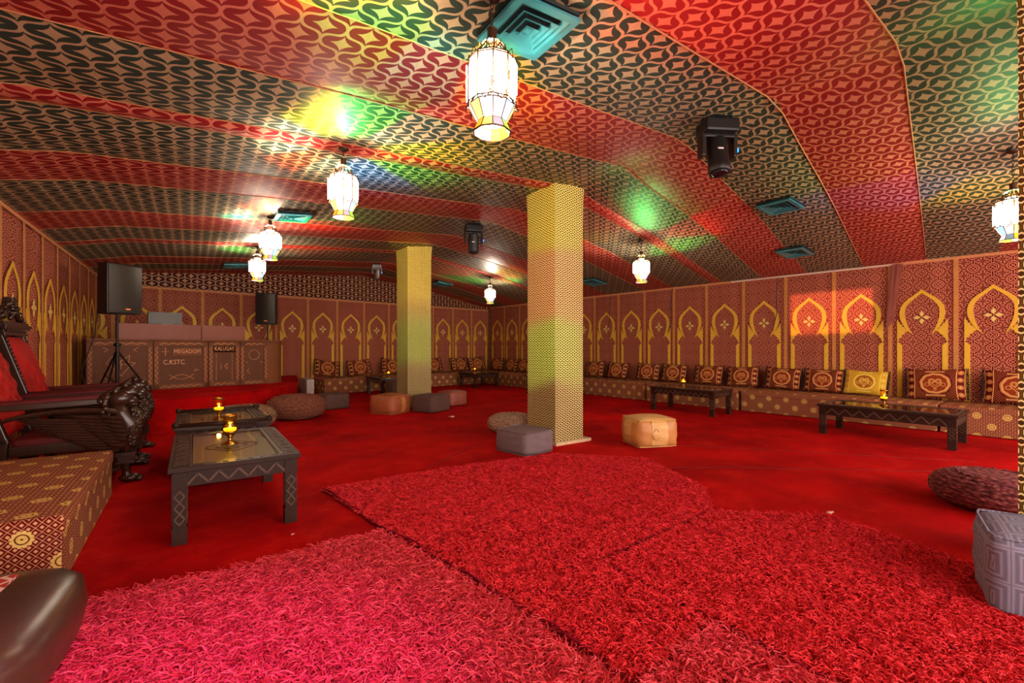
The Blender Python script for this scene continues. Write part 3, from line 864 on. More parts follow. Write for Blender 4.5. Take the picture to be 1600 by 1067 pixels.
def speaker(label, loc, rz, w, d, h, stand_h, legs):
    o = thing('loudspeaker', label, 'speaker', (loc[0], loc[1], loc[2]+stand_h), rz)
    pts = [(-w/2, -d/2), (w/2, -d/2), (w/2, d*.1), (w*.28, d/2), (-w*.28, d/2), (-w/2, d*.1)]
    MB().prism(pts, 0, h, 'xy').build('cabinet', M['black'], o, bevel=.012)
    g = []
    n = 10
    for k in range(n+1):
        x = -w/2+.02+(w-.04)*k/n; g.append((x, -d/2-.012-.018*math.sin(PI*k/n)))
    MB().prism(g+[(w/2-.02, -d/2+.005), (-w/2+.02, -d/2+.005)], .02, h-.02, 'xy').build('grille', M['grille'], o)
    MB().box((w*.05, -d/2-.030, .075), (.07, .006, .022)).build('badge', M['orange_mark'], o)
    s = thing('speaker_stand', 'black tripod stand under the ' + label.split(',')[0], 'speaker stand', loc, rz)
    MB().tube([(0, 0, .12 if legs else 0), (0, 0, stand_h+.0)], .018, 10).build('pole', M['black_metal'], s)
    if legs:
        MB().tube([(0, 0, .12), (0, 0, stand_h*.62)], .026, 10).build('sleeve', M['black_metal'], s)
        MB().lathe([(.02, 0), (.05, .01), (.05, .05), (.02, .06)], 12, (0, 0, stand_h*.60)).build('collar', M['black_metal'], s)
        MB().lathe([(.02, 0), (.045, .01), (.045, .06), (.02, .07)], 12, (0, 0, stand_h*.48)).build('leg_collar', M['black_metal'], s)
        MB().bar((0, 0, stand_h*.63), (.06, -.03, stand_h*.63), .014).build('knob', M['black_metal'], s)
        for a in legs:
            c, n_ = math.cos(a), math.sin(a)
            MB().tube([(.04*c, .04*n_, stand_h*.5), (.44*c, .44*n_, .012)], .013, 8).build('leg', M['black_metal'], s)
            MB().tube([(.02*c, .02*n_, .16), (.27*c, .27*n_, stand_h*.255)], .007, 6).build('brace', M['black_metal'], s)
    return o, s
speaker('large black loudspeaker at the left wall, badge low on its grille', (-1.01, 9.88, .5), math.radians(34), .50, .42, .80, 1.33, [math.radians(a) for a in (-18, 222, 100)])
speaker('smaller black loudspeaker behind the right end of the booth', (1.47, 12.2, .5), math.radians(-24), .42, .36, .72, 1.32, None)
tag(MB().tube([(-1.25, 9.9, 1.9), (-1.3, 9.95, 1.45), (-1.40, 9.95, 1.1), (-1.45, 9.9, .9), (-1.40, 9.85, .7), (-1.45, 9.8, .51)], .008, 6).build('speaker_cable', M['cable'], None), 'thin cable hanging from the large left loudspeaker', 'cable')

# ================================================================== TABLES
def carved_bar(mb, p0, p1, z0, z1, out, n, proud=.002, th=.014):
    """zigzag relief between two ground points, bars standing proud by 'proud' along out"""
    p0 = Vector((*p0, 0)); p1 = Vector((*p1, 0)); out = Vector((*out, 0))
    for k in range(n):
        a = p0.lerp(p1, k/n); b = p0.lerp(p1, (k+.5)/n); c = p0.lerp(p1, (k+1)/n)
        for q, r, za, zb in ((a, b, z0, z1), (b, c, z1, z0)):
            mb.bar(Vector((q.x, q.y, za))+out*proud, Vector((r.x, r.y, zb))+out*proud, th)
def leg_mesh(h, w, mat):
    mb = MB(); mb.box((0, 0, h*.5), (w*.9, w*.9, h)); rel = MB(); mb.box((0, 0, .05), (w*.96, w*.96, .10)); mb.box((0, 0, .105), (w*1.04, w*1.04, .012)); mb.box((0, 0, h-.10), (w, w, .012)); mb.box((0, 0, h-.05), (w*.98, w*.98, .09))
    e = w*.46
    for sx, sy in ((1, 0), (-1, 0), (0, 1), (0, -1)):
        for k in range(3):
            z0 = .13+(h-.25)*k/3; z1 = .13+(h-.25)*(k+1)/3; zm = (z0+z1)/2
            def P(u, z): return (sx*e+(-sy)*u*w*.32, sy*e+sx*u*w*.32, z)
            for a, b in (((-1, zm), (0, z1)), ((0, z1), (1, zm)), ((1, zm), (0, z0)), ((0, z0), (-1, zm))): rel.bar(P(*a), P(*b), .009)
    return mb.mesh('leg', mat), rel.mesh('leg_relief', M['relief'])
def table(label, x0, y0, x1, y1, h, rz=0, wood_='ebony', glass=True, scroll=False, apron=.10, nz=None, flat=False, group='carved low tables'):
    cx, cy = (x0+x1)/2, (y0+y1)/2; w, d = x1-x0, y1-y0
    o = thing('low_table', label, 'table', (cx, cy, 0), rz, group); m = M[wood_]
    lw = .085
    lm, lr = leg_mesh(h-.04, lw, m)
    for sx in (-1, 1):
        for sy in (-1, 1): link('leg_relief', lr, link('leg', lm, o, (sx*(w/2-lw/2-.02), sy*(d/2-lw/2-.02), 0)))
    zt = h-.035
    for sy in (-1, 1):
        a = MB(); L = w-2*lw-.04; a.box((0, sy*(d/2-.045), zt-apron/2), (L, .03, apron)); ar = MB(); carved_bar(ar, (-L/2, sy*(d/2-.03)), (L/2, sy*(d/2-.03)), zt-apron+.015, zt-.02, (0, sy), nz or max(5, int(L/.10)))
        ar.build('zigzag_relief', M['relief'], a.build('apron', m, o))
    for sx in (-1, 1):
        a = MB(); L = d-2*lw-.04; a.box((sx*(w/2-.045), 0, zt-apron/2), (.03, L, apron)); ar = MB(); carved_bar(ar, (sx*(w/2-.03), -L/2), (sx*(w/2-.03), L/2), zt-apron+.015, zt-.02, (sx, 0), nz or max(5, int(L/.10)))
        ar.build('zigzag_relief', M['relief'], a.build('apron', m, o))
    fw = min(.14, w*.17)
    f = MB()
    for sx in (-1, 1): f.box((sx*(w/2-fw/2), 0, h-.0175), (fw, d, .035))
    for sy in (-1, 1): f.box((0, sy*(d/2-fw*.3), h-.0175), (w-2*fw, fw*.6, .035))
    f.build('top_frame', m, o, bevel=.004)
    rl = MB()
    for sx in (-1, 1):                                   # carved relief on the two broad borders
        n = int(d/.085)
        for k in range(n):
            y = -d/2+.04+(d-.08)*(k+.5)/n; x = sx*(w/2-fw/2); a = .5 if k % 2 else -.5
            rl.box((x, y, h+.001), (fw*.55, .012, .008), a); rl.box((x+fw*.2, y+.02, h+.001), (.02, .03, .008), -a); rl.box((x-fw*.22, y-.015, h+.001), (.014, .03, .008), a)
        for e in (-.42, .42): rl.box((sx*(w/2-fw/2)+fw*e, 0, h+.001), (.008, d-.04, .007))
    n = int((w-2*fw)/.07)
    for sy in (-1, 1):
        for k in range(n):
            x = -w/2+fw+(w-2*fw)*(k+.5)/n; rl.box((x, sy*(d/2-fw*.3), h+.001), (.035, .010, .007), .6 if k % 2 else -.6)
    r_ = rl.build('carved_relief', M['relief'], o); r_['kind'] = 'stuff'
    iw, il = w-2*fw+.01, d-fw*1.2+.01
    ins = MB().box((0, 0, h-.024), (iw, il, .012)).build('inlay_panel', M['inlay'] if glass else m, o)
    if glass and not flat:
        rr = MB()
        for ra, rb in ((.20, .24), (.12, .15)):
            n = 24; R1 = min(iw, il)
            for k in range(n):
                a, b = 2*PI*k/n, 2*PI*(k+1)/n
                rr.bar((R1*ra*1.5*math.cos(a)*(1+.12*math.cos(4*a)), R1*rb*1.5*math.sin(a)*(1+.12*math.cos(4*a)), h-.017), (R1*ra*1.5*math.cos(b)*(1+.12*math.cos(4*b)), R1*rb*1.5*math.sin(b)*(1+.12*math.cos(4*b)), h-.017), .012, .004)
        rr.build('rosette_relief', M['ebony2'], ins)
    if glass: MB().box((0, 0, h-.006), (iw-.02, il-.02, .006)).build('glass_top', M['table_glass'], o)
    else: MB().box((0, 0, h-.004), (iw-.02, il-.02, .006)).build('polished_top', M['polish'], o)
    if scroll:
        for sy in (-1, 1):
            s_ = MB(); s_.tube([(-w/2, sy*(d/2-.02), h+.012), (w/2, sy*(d/2-.02), h+.012)], .024, 10)
            for sx in (-1, 1): s_.ball((sx*(w/2-.02), sy*(d/2-.02), h+.022), (.034, .03, .034), 10, 6)
            s_.build('scrolled_end', m, o, smooth=True)
    return o
M['polish'] = simple('polished_dark_top', (58, 34, 26), .07, var=.2, scale=8)
table('nearest carved low table with glass over an aged panel and a candle on it', -.13, 3.66, .66, 5.02, .51, 0, 'ebony2')
table('carved low table with rolled ends behind the nearest table', -.15, 5.52, .70, 6.78, .50, 0, 'ebony2', scroll=True)
table('long low carved table by the right bench in front of the yellow cushion', 7.70, 1.45, 8.55, 2.98, .44, math.radians(3), 'ebony2', False, apron=.12, nz=8)
table('dark low table by the right bench, nearest the tan leather pouf', 7.76, 4.70, 8.50, 6.08, .48, math.radians(3), 'ebony', False)
table('dark low table half hidden behind the middle pillar', 7.62, 8.68, 8.34, 10.15, .48, math.radians(3), 'ebony', False)
table('dark low table standing in the far corner between the benches', 7.15, 12.25, 8.1, 13.2, .46, math.radians(2), 'ebony', False)
table('dark low table at the back bench beside the farther pillar', 3.95, 11.55, 4.85, 12.65, .47, math.radians(3), 'ebony', False)
MB().ball((0, 0, 0), (.05, .05, .05), 10, 8)

def candle(label, x, y, z, s=1.0):
    o = thing('candle_holder', label, 'candle holder', (x, y, z), 0, 'brass candle holders with amber glass')
    MB().lathe([(.062*s, 0), (.06*s, .006*s), (.035*s, .018*s), (.018*s, .034*s), (.014*s, .05*s), (.022*s, .062*s), (.044*s, .085*s), (.05*s, .10*s), (.05*s, .105*s)], 24).build('stem', M['brass'], o, smooth=True)
    MB().lathe([(.048*s, .10*s), (.052*s, .13*s), (.051*s, .235*s), (.049*s, .235*s), (.049*s, .132*s), (.045*s, .105*s)], 24, cap=False).build('glass_cup', M['amber_glass'], o, smooth=True)
    MB().lathe([(.052*s, .222*s), (.0535*s, .222*s), (.0535*s, .238*s), (.052*s, .238*s), (.0505*s, .232*s)], 24, cap=False).build('rim', M['brass'], o, smooth=True)
    MB().lathe([(.030*s, .106*s), (.043*s, .110*s), (.046*s, .128*s), (.006*s, .129*s)], 16).build('candle', M['wax'], o)
    MB().lathe([(.003*s, .129*s), (.008*s, .134*s), (.006*s, .145*s), (.001*s, .156*s)], 8).build('flame', M['flame'], o, smooth=True)
    ld = bpy.data.lights.new('candle_light', 'POINT'); ld.energy = 1.0*s; ld.color = (1, .7, .25); ld.shadow_soft_size = .02
    lo = bpy.data.objects.new('candle_light', ld); COL.objects.link(lo); lo.parent = o; lo.location = (0, 0, .185*s)
    return o
candle('candle holder with amber glass on the nearest table', .25, 4.31, .512)
candle('candle holder with amber glass on the second table from the front', .24, 5.92, .502)
candle('candle holder on the long low table by the yellow cushion', 8.22, 2.30, .442, .95)
candle('candle holder on the dark table nearest the tan leather pouf', 8.15, 5.55, .482, .9)
candle('candle holder on the table in the far corner', 7.55, 12.85, .462, .8)
candle('candle holder beside the farther pillar on the back table', 4.35, 12.0, .472, .9)

# ================================================================== BENCHES AND CUSHIONS
def bench(label, origin, ang, L, D, h, group):
    """box seat; local x along the wall, local +y towards the room, back edge on the wall"""
    o = thing('bench', label, 'bench', (origin[0], origin[1], 0), ang, group)
    MB().box((L/2, D/2, h/2-.04), (L-.03, D-.02, h-.10)).build('skirt', M['bench'], o, bevel=.012)
    MB().box((L/2, D/2, h-.055), (L-.012, D, .11)).build('seat_pad', M['bench'], o, smooth=True, bevel=.03, seg=3)
    return o
angR = math.atan2(ux[1], ux[0])
def onR(s, off=0): return (wallq(s)-off*ux[1], s+off*ux[0])
bR = [(-.2, 2.0), (2.0, 4.93), (4.96, 7.12), (7.15, 9.3), (9.33, 11.5), (11.53, 13.55)]
nm = ['at the right edge of the photo', 'behind the long low carved table', 'behind the dark table nearest the tan pouf', 'just right of the middle pillar', 'mostly hidden behind the middle pillar', 'at the far corner']
for (a, b_), w in zip(bR, nm):
    bench('brocade bench along the right wall, the one ' + w, onR(a, .04), angR, (b_-a)/ux[1], .90, .42, 'brocade benches along the right wall')
angB = math.atan2(ub[1], ub[0])
for (a, b_), w in zip([(5.0, 2.78), (7.15, 5.03), (9.08, 7.18)], ['beside the stage', 'behind the farther pillar', 'in the far corner']):
    bench('brocade bench along the back wall ' + w, (a, walls_(a)-.04), angB, (a-b_)/abs(ub[0]), .92, .42, 'brocade benches along the back wall')
bench('large brocade bench at the left wall in the foreground', (LW+.04, 5.26), -PI/2, 1.89, 1.06, .40, 'brocade bench on the left')
# pale block between stage and back bench
tag(MB().box((2.52, 13.1, .22), (.18, .8, .44)).build('pale_block', M['pale_box'], None, bevel=.01), 'pale block between the stage and the back bench', 'block')

def cushion_mesh(w, h, t, seed):
    r = random.Random(seed); nx, nz = 14, 10; v = []; f = []; uv = []
    for side in (1, -1):
        for j in range(nz+1):
            for i in range(nx+1):
                a, b = -1+2*i/nx, -1+2*j/nz
                e = max(0, (1-a**4))*max(0, (1-b**4))
                k = 1-.05*(1-abs(b))*abs(a)-.05*(1-abs(a))*abs(b)
                v.append((a*w/2*(1-.05*(1-b*b)), side*t/2*e**.55, b*h/2*(1-.07*(1-a*a)))); uv.append((a*w/2, b*h/2))
    n = (nx+1)*(nz+1)
    for s in (0, 1):
        for j in range(nz):
            for i in range(nx):
                q = s*n+j*(nx+1)+i; ff = (q, q+1, q+nx+2, q+nx+1); f.append(ff if s else ff[::-1])
    me = bpy.data.meshes.new('cover'); me.from_pydata(v, [], f); l = me.uv_layers.new(name='UVMap')
    for p in me.polygons:
        p.use_smooth = True
        for li in p.loop_indices: l.data[li].uv = uv[me.loops[li].vertex_index]
    return me
def fringe_mesh(w, h, mat, ln=.035):
    mb = MB(); n = 22
    for sx in (-1, 1):
        for k in range(n):
            z = -h/2*.97+h*.97*k/(n-1); x = sx*w/2*.985; j = R.uniform(-.012, .012)
            mb.bar((x, 0, z), (x+sx*ln, R.uniform(-.01, .01), z+j), .010, .012)
            mb.bar((x, .012, z), (x+sx*ln*.8, .02+R.uniform(-.01, .01), z-j), .010, .012)
    return mb.mesh('fringe', mat)
cw, ch_, ct = .72, .50, .17
CM = cushion_mesh(cw, ch_, ct, 1); CM.materials.append(M['cushion'])
CY = cushion_mesh(cw, ch_, ct, 1); CY.materials.append(M['cushion_y'])
FR = fringe_mesh(cw, ch_, M['fringe'])
cush0 = None
def cushion(label, p, ang, wall_rot, tilt, roll, yellow=False, z=.42, scale=1.0, group='medallion cushions on the benches'):
    global cush0
    if cush0 is None:
        cush0 = thing('cushion', label, 'cushion', (0, 0, 0), 0, group); link('cover', CM, cush0); link('fringe', FR, cush0); r = cush0
    else: r = copy_of(cush0, label, (0, 0, 0), 0); r['group'] = group
    if yellow:
        for ch in r.children: 
            if ch.name.startswith('cover'): ch.data = CY
    # local x along wall, local +y into the room; leans back against the wall
    Mx = Matrix.Translation((p[0], p[1], z+ch_/2*scale*math.cos(tilt)+.02)) @ Matrix.Rotation(ang, 4, 'Z') @ Matrix.Rotation(tilt, 4, 'X') @ Matrix.Rotation(roll, 4, 'Y') @ Matrix.Scale(scale, 4)
    r.matrix_world = Mx
    return r
cr = [(1.22, 0, 'cut by the right photo edge'), (2.12, 0, 'second from the right edge'), (3.05, 1, ''), (3.69, 0, 'next left of the yellow cushion'),
      (4.39, 0, 'second left of the yellow cushion'), (5.18, 0, 'third left of the yellow cushion'), (5.93, 0, 'behind the candle on the dark table'),
      (6.79, 0, 'behind the left half of the dark table'), (7.51, 0, 'fourth right of the middle pillar'), (8.46, 0, 'third right of the middle pillar'),
      (9.25, 0, 'closest to the right side of the middle pillar'), (12.3, 0, 'just left of the middle pillar'), (12.95, 0, 'second left of the middle pillar'), (13.75, 0, 'nearest the far corner')]
for i, (s, y, lb) in enumerate(cr):
    wd = .72
    cushion(('yellow medallion cushion on the right wall bench, the only yellow one' if y else 'dark red cushion on the right bench, ' + lb),
            onR(s, .24), angR, 0, -math.radians(14+R.uniform(-3, 4)) * -1, math.radians(R.uniform(-3, 3)), bool(y), .42, 1.0 if s < 3 else .88)
cb = [(3.15, -9, 'nearest the stage'), (4.1, 5, 'second from the stage'), (5.15, -8, 'left of the farther pillar'), (6.65, 4, 'right of the farther pillar'), (7.75, 0, 'second from the corner'), (8.5, 6, 'nearest the corner')]
for q, rl, lb in cb:
    cushion('dark red cushion on the back bench, ' + lb, (q-.02, walls_(q)-.28), angB, 0, math.radians(15), math.radians(rl), False, .42, .95)
# gold fringed cushion on the left bench
g_ = thing('fringed_cushion', 'gold fringed cushion on the left bench at the left edge', 'cushion', (-1.27, 4.72, .63), math.radians(-60), None, rot=(math.radians(20), math.radians(8), math.radians(-70)))
GC = cushion_mesh(.46, .40, .16, 3); GC.materials.append(M['goldfringe']); link('cover', GC, g_)
mb = MB()
for k in range(260):
    a = R.uniform(-1, 1); s_ = R.choice((-1, 1)); z = -.19+.38*R.random()
    x = s_*.22; mb.tube([(x, 0, z), (x+s_*.05, R.uniform(-.02, .02), z-.01), (x+s_*.09, R.uniform(-.03, .03), z-.05-.03*R.random())], .0035, 4)
fo = mb.build('fringe', M['goldfringe'], g_); fo['kind'] = 'stuff'

# ================================================================== POUFS
def pouf_box(label, x, y, w, d, h, rz, mat, bulge=.03, bev=.035, seam_=None, name='pouf', tilt=0, bands=None, band_mat=None, pw=12):
    o = thing(name, label, 'pouf', (x, y, .002), 0, 'poufs on the carpet', rot=(tilt, 0, rz))
    me = bpy.data.meshes.new('cover'); bm = bmesh.new()
    bmesh.ops.create_cube(bm, size=1.0)
    bmesh.ops.subdivide_edges(bm, edges=bm.edges, cuts=9, use_grid_fill=True)
    r = random.Random(label)
    for v in bm.verts:
        p = v.co*2
        k = Vector(p)
        m = [1-abs(c)**6 for c in p]
        ex = 1 if abs(p.x) > .99 else 0; ey = 1 if abs(p.y) > .99 else 0; ez = 1 if abs(p.z) > .99 else 0
        bx = bulge*(1-p.y**2)*(1-p.z**2)*ex; by = bulge*(1-p.x**2)*(1-p.z**2)*ey; bz = bulge*.8*(1-p.x**2)*(1-p.y**2)*ez*(1 if p.z > 0 else 0)
        # round edges by superellipsoid blend
        s_ = (abs(p.x)**pw+abs(p.y)**pw+abs(p.z)**pw)**(1/pw)
        q = p/s_ if s_ > 0 else p
        v.co = Vector((q.x*w/2+math.copysign(bx, p.x), q.y*d/2+math.copysign(by, p.y), h/2+q.z*h/2+bz))
        v.co.x += .004*math.sin(9*p.z+3*p.y); v.co.y += .004*math.sin(8*p.z+5*p.x)
    l = bm.loops.layers.uv.new('UVMap'); bm.normal_update()
    for f in bm.faces:
        f.smooth = True; nx, ny, nz = (abs(c) for c in f.normal)
        for lo in f.loops:
            X1, Y1, Z1 = lo.vert.co
            lo[l].uv = (X1, Y1) if nz > max(nx, ny) else ((Y1, Z1) if nx > ny else (X1, Z1))
    bm.normal_update()
    picks = []
    for nm_, test in (bands or []):
        b2 = MB()
        for f in bm.faces:
            c_ = f.calc_center_median()
            if test(c_, f.normal): b2.add([v.co + v.normal*.004 for v in f.verts], [tuple(range(len(f.verts)))])
        picks.append((nm_, b2))
    bm.to_mesh(me); bm.free(); me.materials.append(mat); link('cover', me, o)
    for nm_, b2 in picks: b2.build(nm_, band_mat, o, smooth=True)
    if seam_:
        mb = MB()
        for z in (h*.985, h*.02):
            pts = []
            for k in range(33):
                a = 2*PI*k/32; c_, s_ = math.cos(a), math.sin(a); u = (abs(c_)**12+abs(s_)**12)**(1/12); px_, py_ = c_/u, s_/u
                pts.append((px_*(w/2-.006), py_*(d/2-.006), z))
            mb.tube(pts, .006, 5)
        mb.build('piping', seam_, o)
    return o
def pouf_round(label, x, y, r, h, mat, ry=None, rz=0, ribs=0):
    o = thing('pouf', label, 'pouf', (x, y, .002), rz, 'poufs on the carpet')
    prof = []
    n = 14
    for i in range(n+1):
        a = -PI/2+PI*i/n; prof.append((max(.001, r*abs(math.cos(a))**.62), h/2+h/2*math.copysign(abs(math.sin(a))**.85, math.sin(a))))
    mb = MB(); mb.lathe(prof, 40, sx=1, sy=(ry or r)/r)
    mb.build('cover', mat, o, smooth=True)
    bd = MB()                                    # braided rows: a rope spiralling round the body
    for i in range(2, n-1):
        rr, z = prof[i]; m = 44
        bd.tube([((rr-.004)*math.cos(2*PI*k/m), (rr-.004)*math.sin(2*PI*k/m)*(ry or r)/r, z+.007*(-1)**k) for k in range(m+1)], .011, 5)
    bd.build('braid', mat, o, smooth=True)
    return o
pouf_box('grey cloth cube pouf in front of the middle pillar', 3.40, 4.57, .50, .56, .265, math.radians(8), M['grey_suede'], .008, seam_=M['grey_suede'])
pouf_round('cream braided round pouf tucked behind the left side of the middle pillar', 3.98, 5.68, .36, .27, M['braid_white'])
tp = pouf_box('tan leather pouf with pale stitched bands, alone on the carpet right of the middle pillar', 5.0, 3.93, .56, .50, .35, math.radians(-22), M['leather_tan'], .045, seam_=M['leather_tan2'], band_mat=M['leather_tan2'],
               bands=[('stitched_band', lambda c, n: n.y < -.7 and abs(c.x) < .11), ('top_panel', lambda c, n: n.z > .7), ('side_band', lambda c, n: abs(n.x) > .7 and abs(c.y) < .12)])
MB().tube([(-.06+.04*math.cos(a), -.298+.006*abs(math.cos(a)), .17+.07*math.sin(a)) for a in np.linspace(0, 6.2, 14)], .005, 5).build('embossed_motif', M['leather_tan'], tp)
pouf_round('rose braided round pouf at the right edge, behind the blue grey cube', 5.30, .74, .42, .27, M['braid_red'])
pouf_box('blue grey cube pouf with maze weave at the right edge of the photo', 3.46, .31, .50, .48, .385, math.radians(16), M['bluegrey'], .02, seam_=M['bluegrey'])
pouf_round('big tan braided round pouf in front of the stage', 1.56, 9.02, .50, .42, M['braid_tan'])
pouf_box('taupe cube pouf half hidden behind the big tan braided pouf', 2.42, 10.0, .52, .52, .31, math.radians(10), M['taupe'], .01)
bl = pouf_box('orange brown leather pouf with bands left of the farther pillar', 3.20, 8.72, .58, .56, .34, math.radians(30), M['leather_or'], .05, seam_=M['leather_tan'], band_mat=M['leather_tan'], bands=[('stitched_band', lambda c, n: n.y < -.7 and abs(c.x) < .05)])
pouf_box('taupe cube pouf directly in front of the farther pillar', 3.93, 8.42, .58, .54, .33, math.radians(25), M['taupe'], .008)
pouf_box('reddish leather pouf behind the right side of the farther pillar', 4.72, 9.02, .48, .48, .31, math.radians(12), M['leather_rd'], .03)
pouf_round('pale braided round pouf behind the second table', .66, 8.26, .46, .37, M['braid_pale'])
pouf_box('brown leather pouf under the far end of the nearest table', .24, 5.40, .56, .56, .24, 0, M['leather_dk'], .03)
pouf_box('taupe cube pouf beside the table at the back bench', 4.22, 11.05, .44, .44, .44, math.radians(5), M['taupe'], .008)
kp = pouf_box('dark brown leather floor pouf with kilim top in the left foreground', -.90, 2.60, .95, .94, .29, math.radians(-4), M['leather_dk'], .03, pw=5, name='pouf')
MB().box((.03, .03, .296), (.46, .52, .02)).build('kilim_top', M['kilim'], kp, bevel=.008)
MB().tube([(.36, -.38, .262), (.36, -.2, .275), (.36, .2, .275), (.36, .38, .262)], .004, 5).build('stitching', M['leather_tan'], kp)

# ================================================================== THRONES
def throne():
    o = thing('throne_chair', 'nearer carved dark wood throne with red tufted back at the left wall', 'chair', (0, 0, 0), 0, 'carved thrones at the left wall')
    W = .80; E_ = M['ebony']; hx = -.38                        # local x forward
    def back(z, off=0): return hx-.30*(z-.45)/1.1+off          # leaning back line
    for sy in (-1, 1):
        p = MB(); y = sy*(W/2-.05)
        p.bar((back(.45)-.02, y, 0), (back(.45)+.02, y, .5), .075, .07); p.bar((back(.45)+.02, y, .45), (back(1.42), y, 1.42), .08, .075, up=(0, 1, 0))
        p.build('back_post', E_, o, bevel=.008)
        rp = MB()                                              # twisted rope carving on the post face
        for k in range(20):
            z = .62+.78*k/19; rp.ball((back(z)+.045, y-sy*.02, z), (.016, .016, .026), 6, 5, Matrix.Rotation(.6, 3, 'X'))
        rp.build('rope_carving', E_, o, smooth=True)
    # tufted velvet back
    me = bpy.data.meshes.new('velvet_back'); v = []; f = []; ny, nz = 30, 40
    for j in range(nz+1):
        for i in range(ny+1):
            a = -1+2*i/ny; z = .50+.90*j/nz; b = -1+2*j/nz
            tuft = .5+.5*math.cos(3*PI*a)*math.cos(5*PI*b)
            pad = (1-a**6)*(1-b**6)
            fold = .012*math.sin(9*PI*a)*(1-abs(b))
            v.append((back(z)+.02+.07*pad+.03*tuft*pad+fold*pad, a*(W/2-.095), z))
    for j in range(nz):
        for i in range(ny):
            q = j*(ny+1)+i; f.append((q, q+1, q+ny+2, q+ny+1))
    me.from_pydata(v, [], f)
    for p in me.polygons: p.use_smooth = True
    me.materials.append(M['velvet']); vb = link('velvet_back', me, o)
    bt = MB()
    for a, b in ((-.33, .4), (.33, .4), (0, .6), (0, .2), (-.33, 0), (.33, 0), (-.33, -.4), (.33, -.4), (0, -.2), (0, -.6)):
        z = .95+.45*b; bt.ball((back(z)+.085, a*(W/2-.095), z), .012, 8, 5)
    bt.build('tuft_button', M['velvet'], vb, smooth=True)
    bp = MB(); bp.bar((back(.5)-.02, 0, .5), (back(1.42)-.03, 0, 1.42), W-.1, .03, up=(1, 0, 0))
    bp.build('back_board', E_, o)
    # crest
    cx = back(1.42); c = MB()
    for z, w, d, h in ((1.43, W+.02, .13, .03), (1.46, W-.02, .11, .03), (1.49, W+.05, .15, .025), (1.515, W+.10, .17, .03), (1.545, W+.02, .13, .03)):
        c.box((cx, 0, z), (d, w, h))
    for k in range(22): c.ball((cx+.062, -W/2+.04+(W-.08)*k/21, 1.465), .011, 6, 4)
    c.build('crest_moulding', E_, o, bevel=.003)
    f_ = MB()
    rr = random.Random(4)
    for sy in (-1, 1):                                          # scrolls climbing to the centre
        for k in range(9):
            t = k/8; y = sy*(W/2+.0-t*(W/2-.12)); z = 1.56+.16*t**1.5
            f_.ball((cx+rr.uniform(-.01, .03), y, z+.02), (.03, .035, .03+.012*math.sin(5*k)), 8, 6, Matrix.Rotation(rr.uniform(-1, 1), 3, 'X'))
        sc = [(cx+.02, sy*(.30-.035*math.cos(a)*a/5), 1.62+.035*math.sin(a)*a/5) for a in np.linspace(.5, 9, 18)]
        f_.tube(sc, .012, 6)
        sc = [(cx+.02, sy*(.17-.045*math.cos(a)*a/7), 1.67+.045*math.sin(a)*a/7) for a in np.linspace(.5, 9, 18)]
        f_.tube(sc, .013, 6)
    for k in range(14):
        f_.ball((cx+.04, -.13+.26*k/13, 1.60+.05*math.sin(PI*k/13)), (.022, .022, .03), 6, 5)
    f_.build('crest_carving', E_, o, smooth=True)
    k_ = MB()
    for z, w in ((1.66, .20), (1.70, .17), (1.73, .20), (1.765, .16), (1.79, .18), (1.815, .14)): k_.box((cx, 0, z), (.11 if w > .16 else .09, w, .026))
    k_.build('crest_block', E_, o, bevel=.008)
    # seat
    s = MB(); s.box((.04, 0, .38), (.74, W-.06, .09)); s.build('seat_frame', E_, o, bevel=.01)
    s = MB(); s.box((.02, 0, .44), (.68, W-.14, .09)); s.build('seat_cushion', M['velvet_d'], o, bevel=.03, seg=3, smooth=True)
    MB().box((.05, 0, .12), (.70, W-.10, .035)).build('lower_rail', E_, o, bevel=.005)
    for sy in (-1, 1):
        y = sy*(W/2-.02)
        ar = MB(); ar.bar((back(.78)-.03, y, .76), (.36, y, .79), .075, .055); ar.build('arm_rail', E_, o, bevel=.008)
        pd = MB(); pd.bar((back(.8)+.05, y, .80), (.27, y, .825), .065, .05); pd.build('arm_pad', M['velvet_d'], o, bevel=.018, seg=3, smooth=True)
        # lion head, chest, wing and paw carved in the arm support
        L = MB()
        L.ball((.41, y, .80), (.10, .075, .085), 14, 10); L.ball((.49, y, .775), (.055, .05, .045), 10, 8); L.ball((.505, y, .745), (.04, .04, .025), 8, 6)
        for e in (-1, 1): L.ball((.38, y+e*.05, .875), (.028, .018, .034), 8, 6); L.ball((.475, y+e*.035, .815), .016, 6, 5)
        for k in range(26):                                     # mane curls
            a = rr.uniform(0, 2*PI); b = rr.uniform(.0, 1)
            L.ball((.36-.06*b+.03*math.cos(a), y+.075*math.cos(a), .79+.10*math.sin(a)-.05*b), (.03, .024, .036), 7, 5, Matrix.Rotation(a, 3, 'X'))
        L.build('lion_head', E_, o, smooth=True)
        B_ = MB(); B_.tube([(.38, y, .76), (.42, y, .67), (.47, y, .57), (.49, y, .47), (.46, y, .36), (.44, y, .26)], [.06, .075, .085, .08, .06, .05], 12)
        for k in range(11):
            B_.ball((.50+.05*math.sin(k*.33), y, .70-.035*k), (.03, .045-.002*k, .026), 8, 5)
        for k in range(34):
            a = rr.uniform(-1.3, 1.3); z = rr.uniform(.36, .70); B_.ball((.44+.03*math.sin((z-.36)*9)+.075*math.cos(a), y+.075*math.sin(a), z), (.022, .018, .030), 6, 5, Matrix.Rotation(a, 3, 'X'))
        B_.build('lion_chest', E_, o, smooth=True)
        wg = MB()
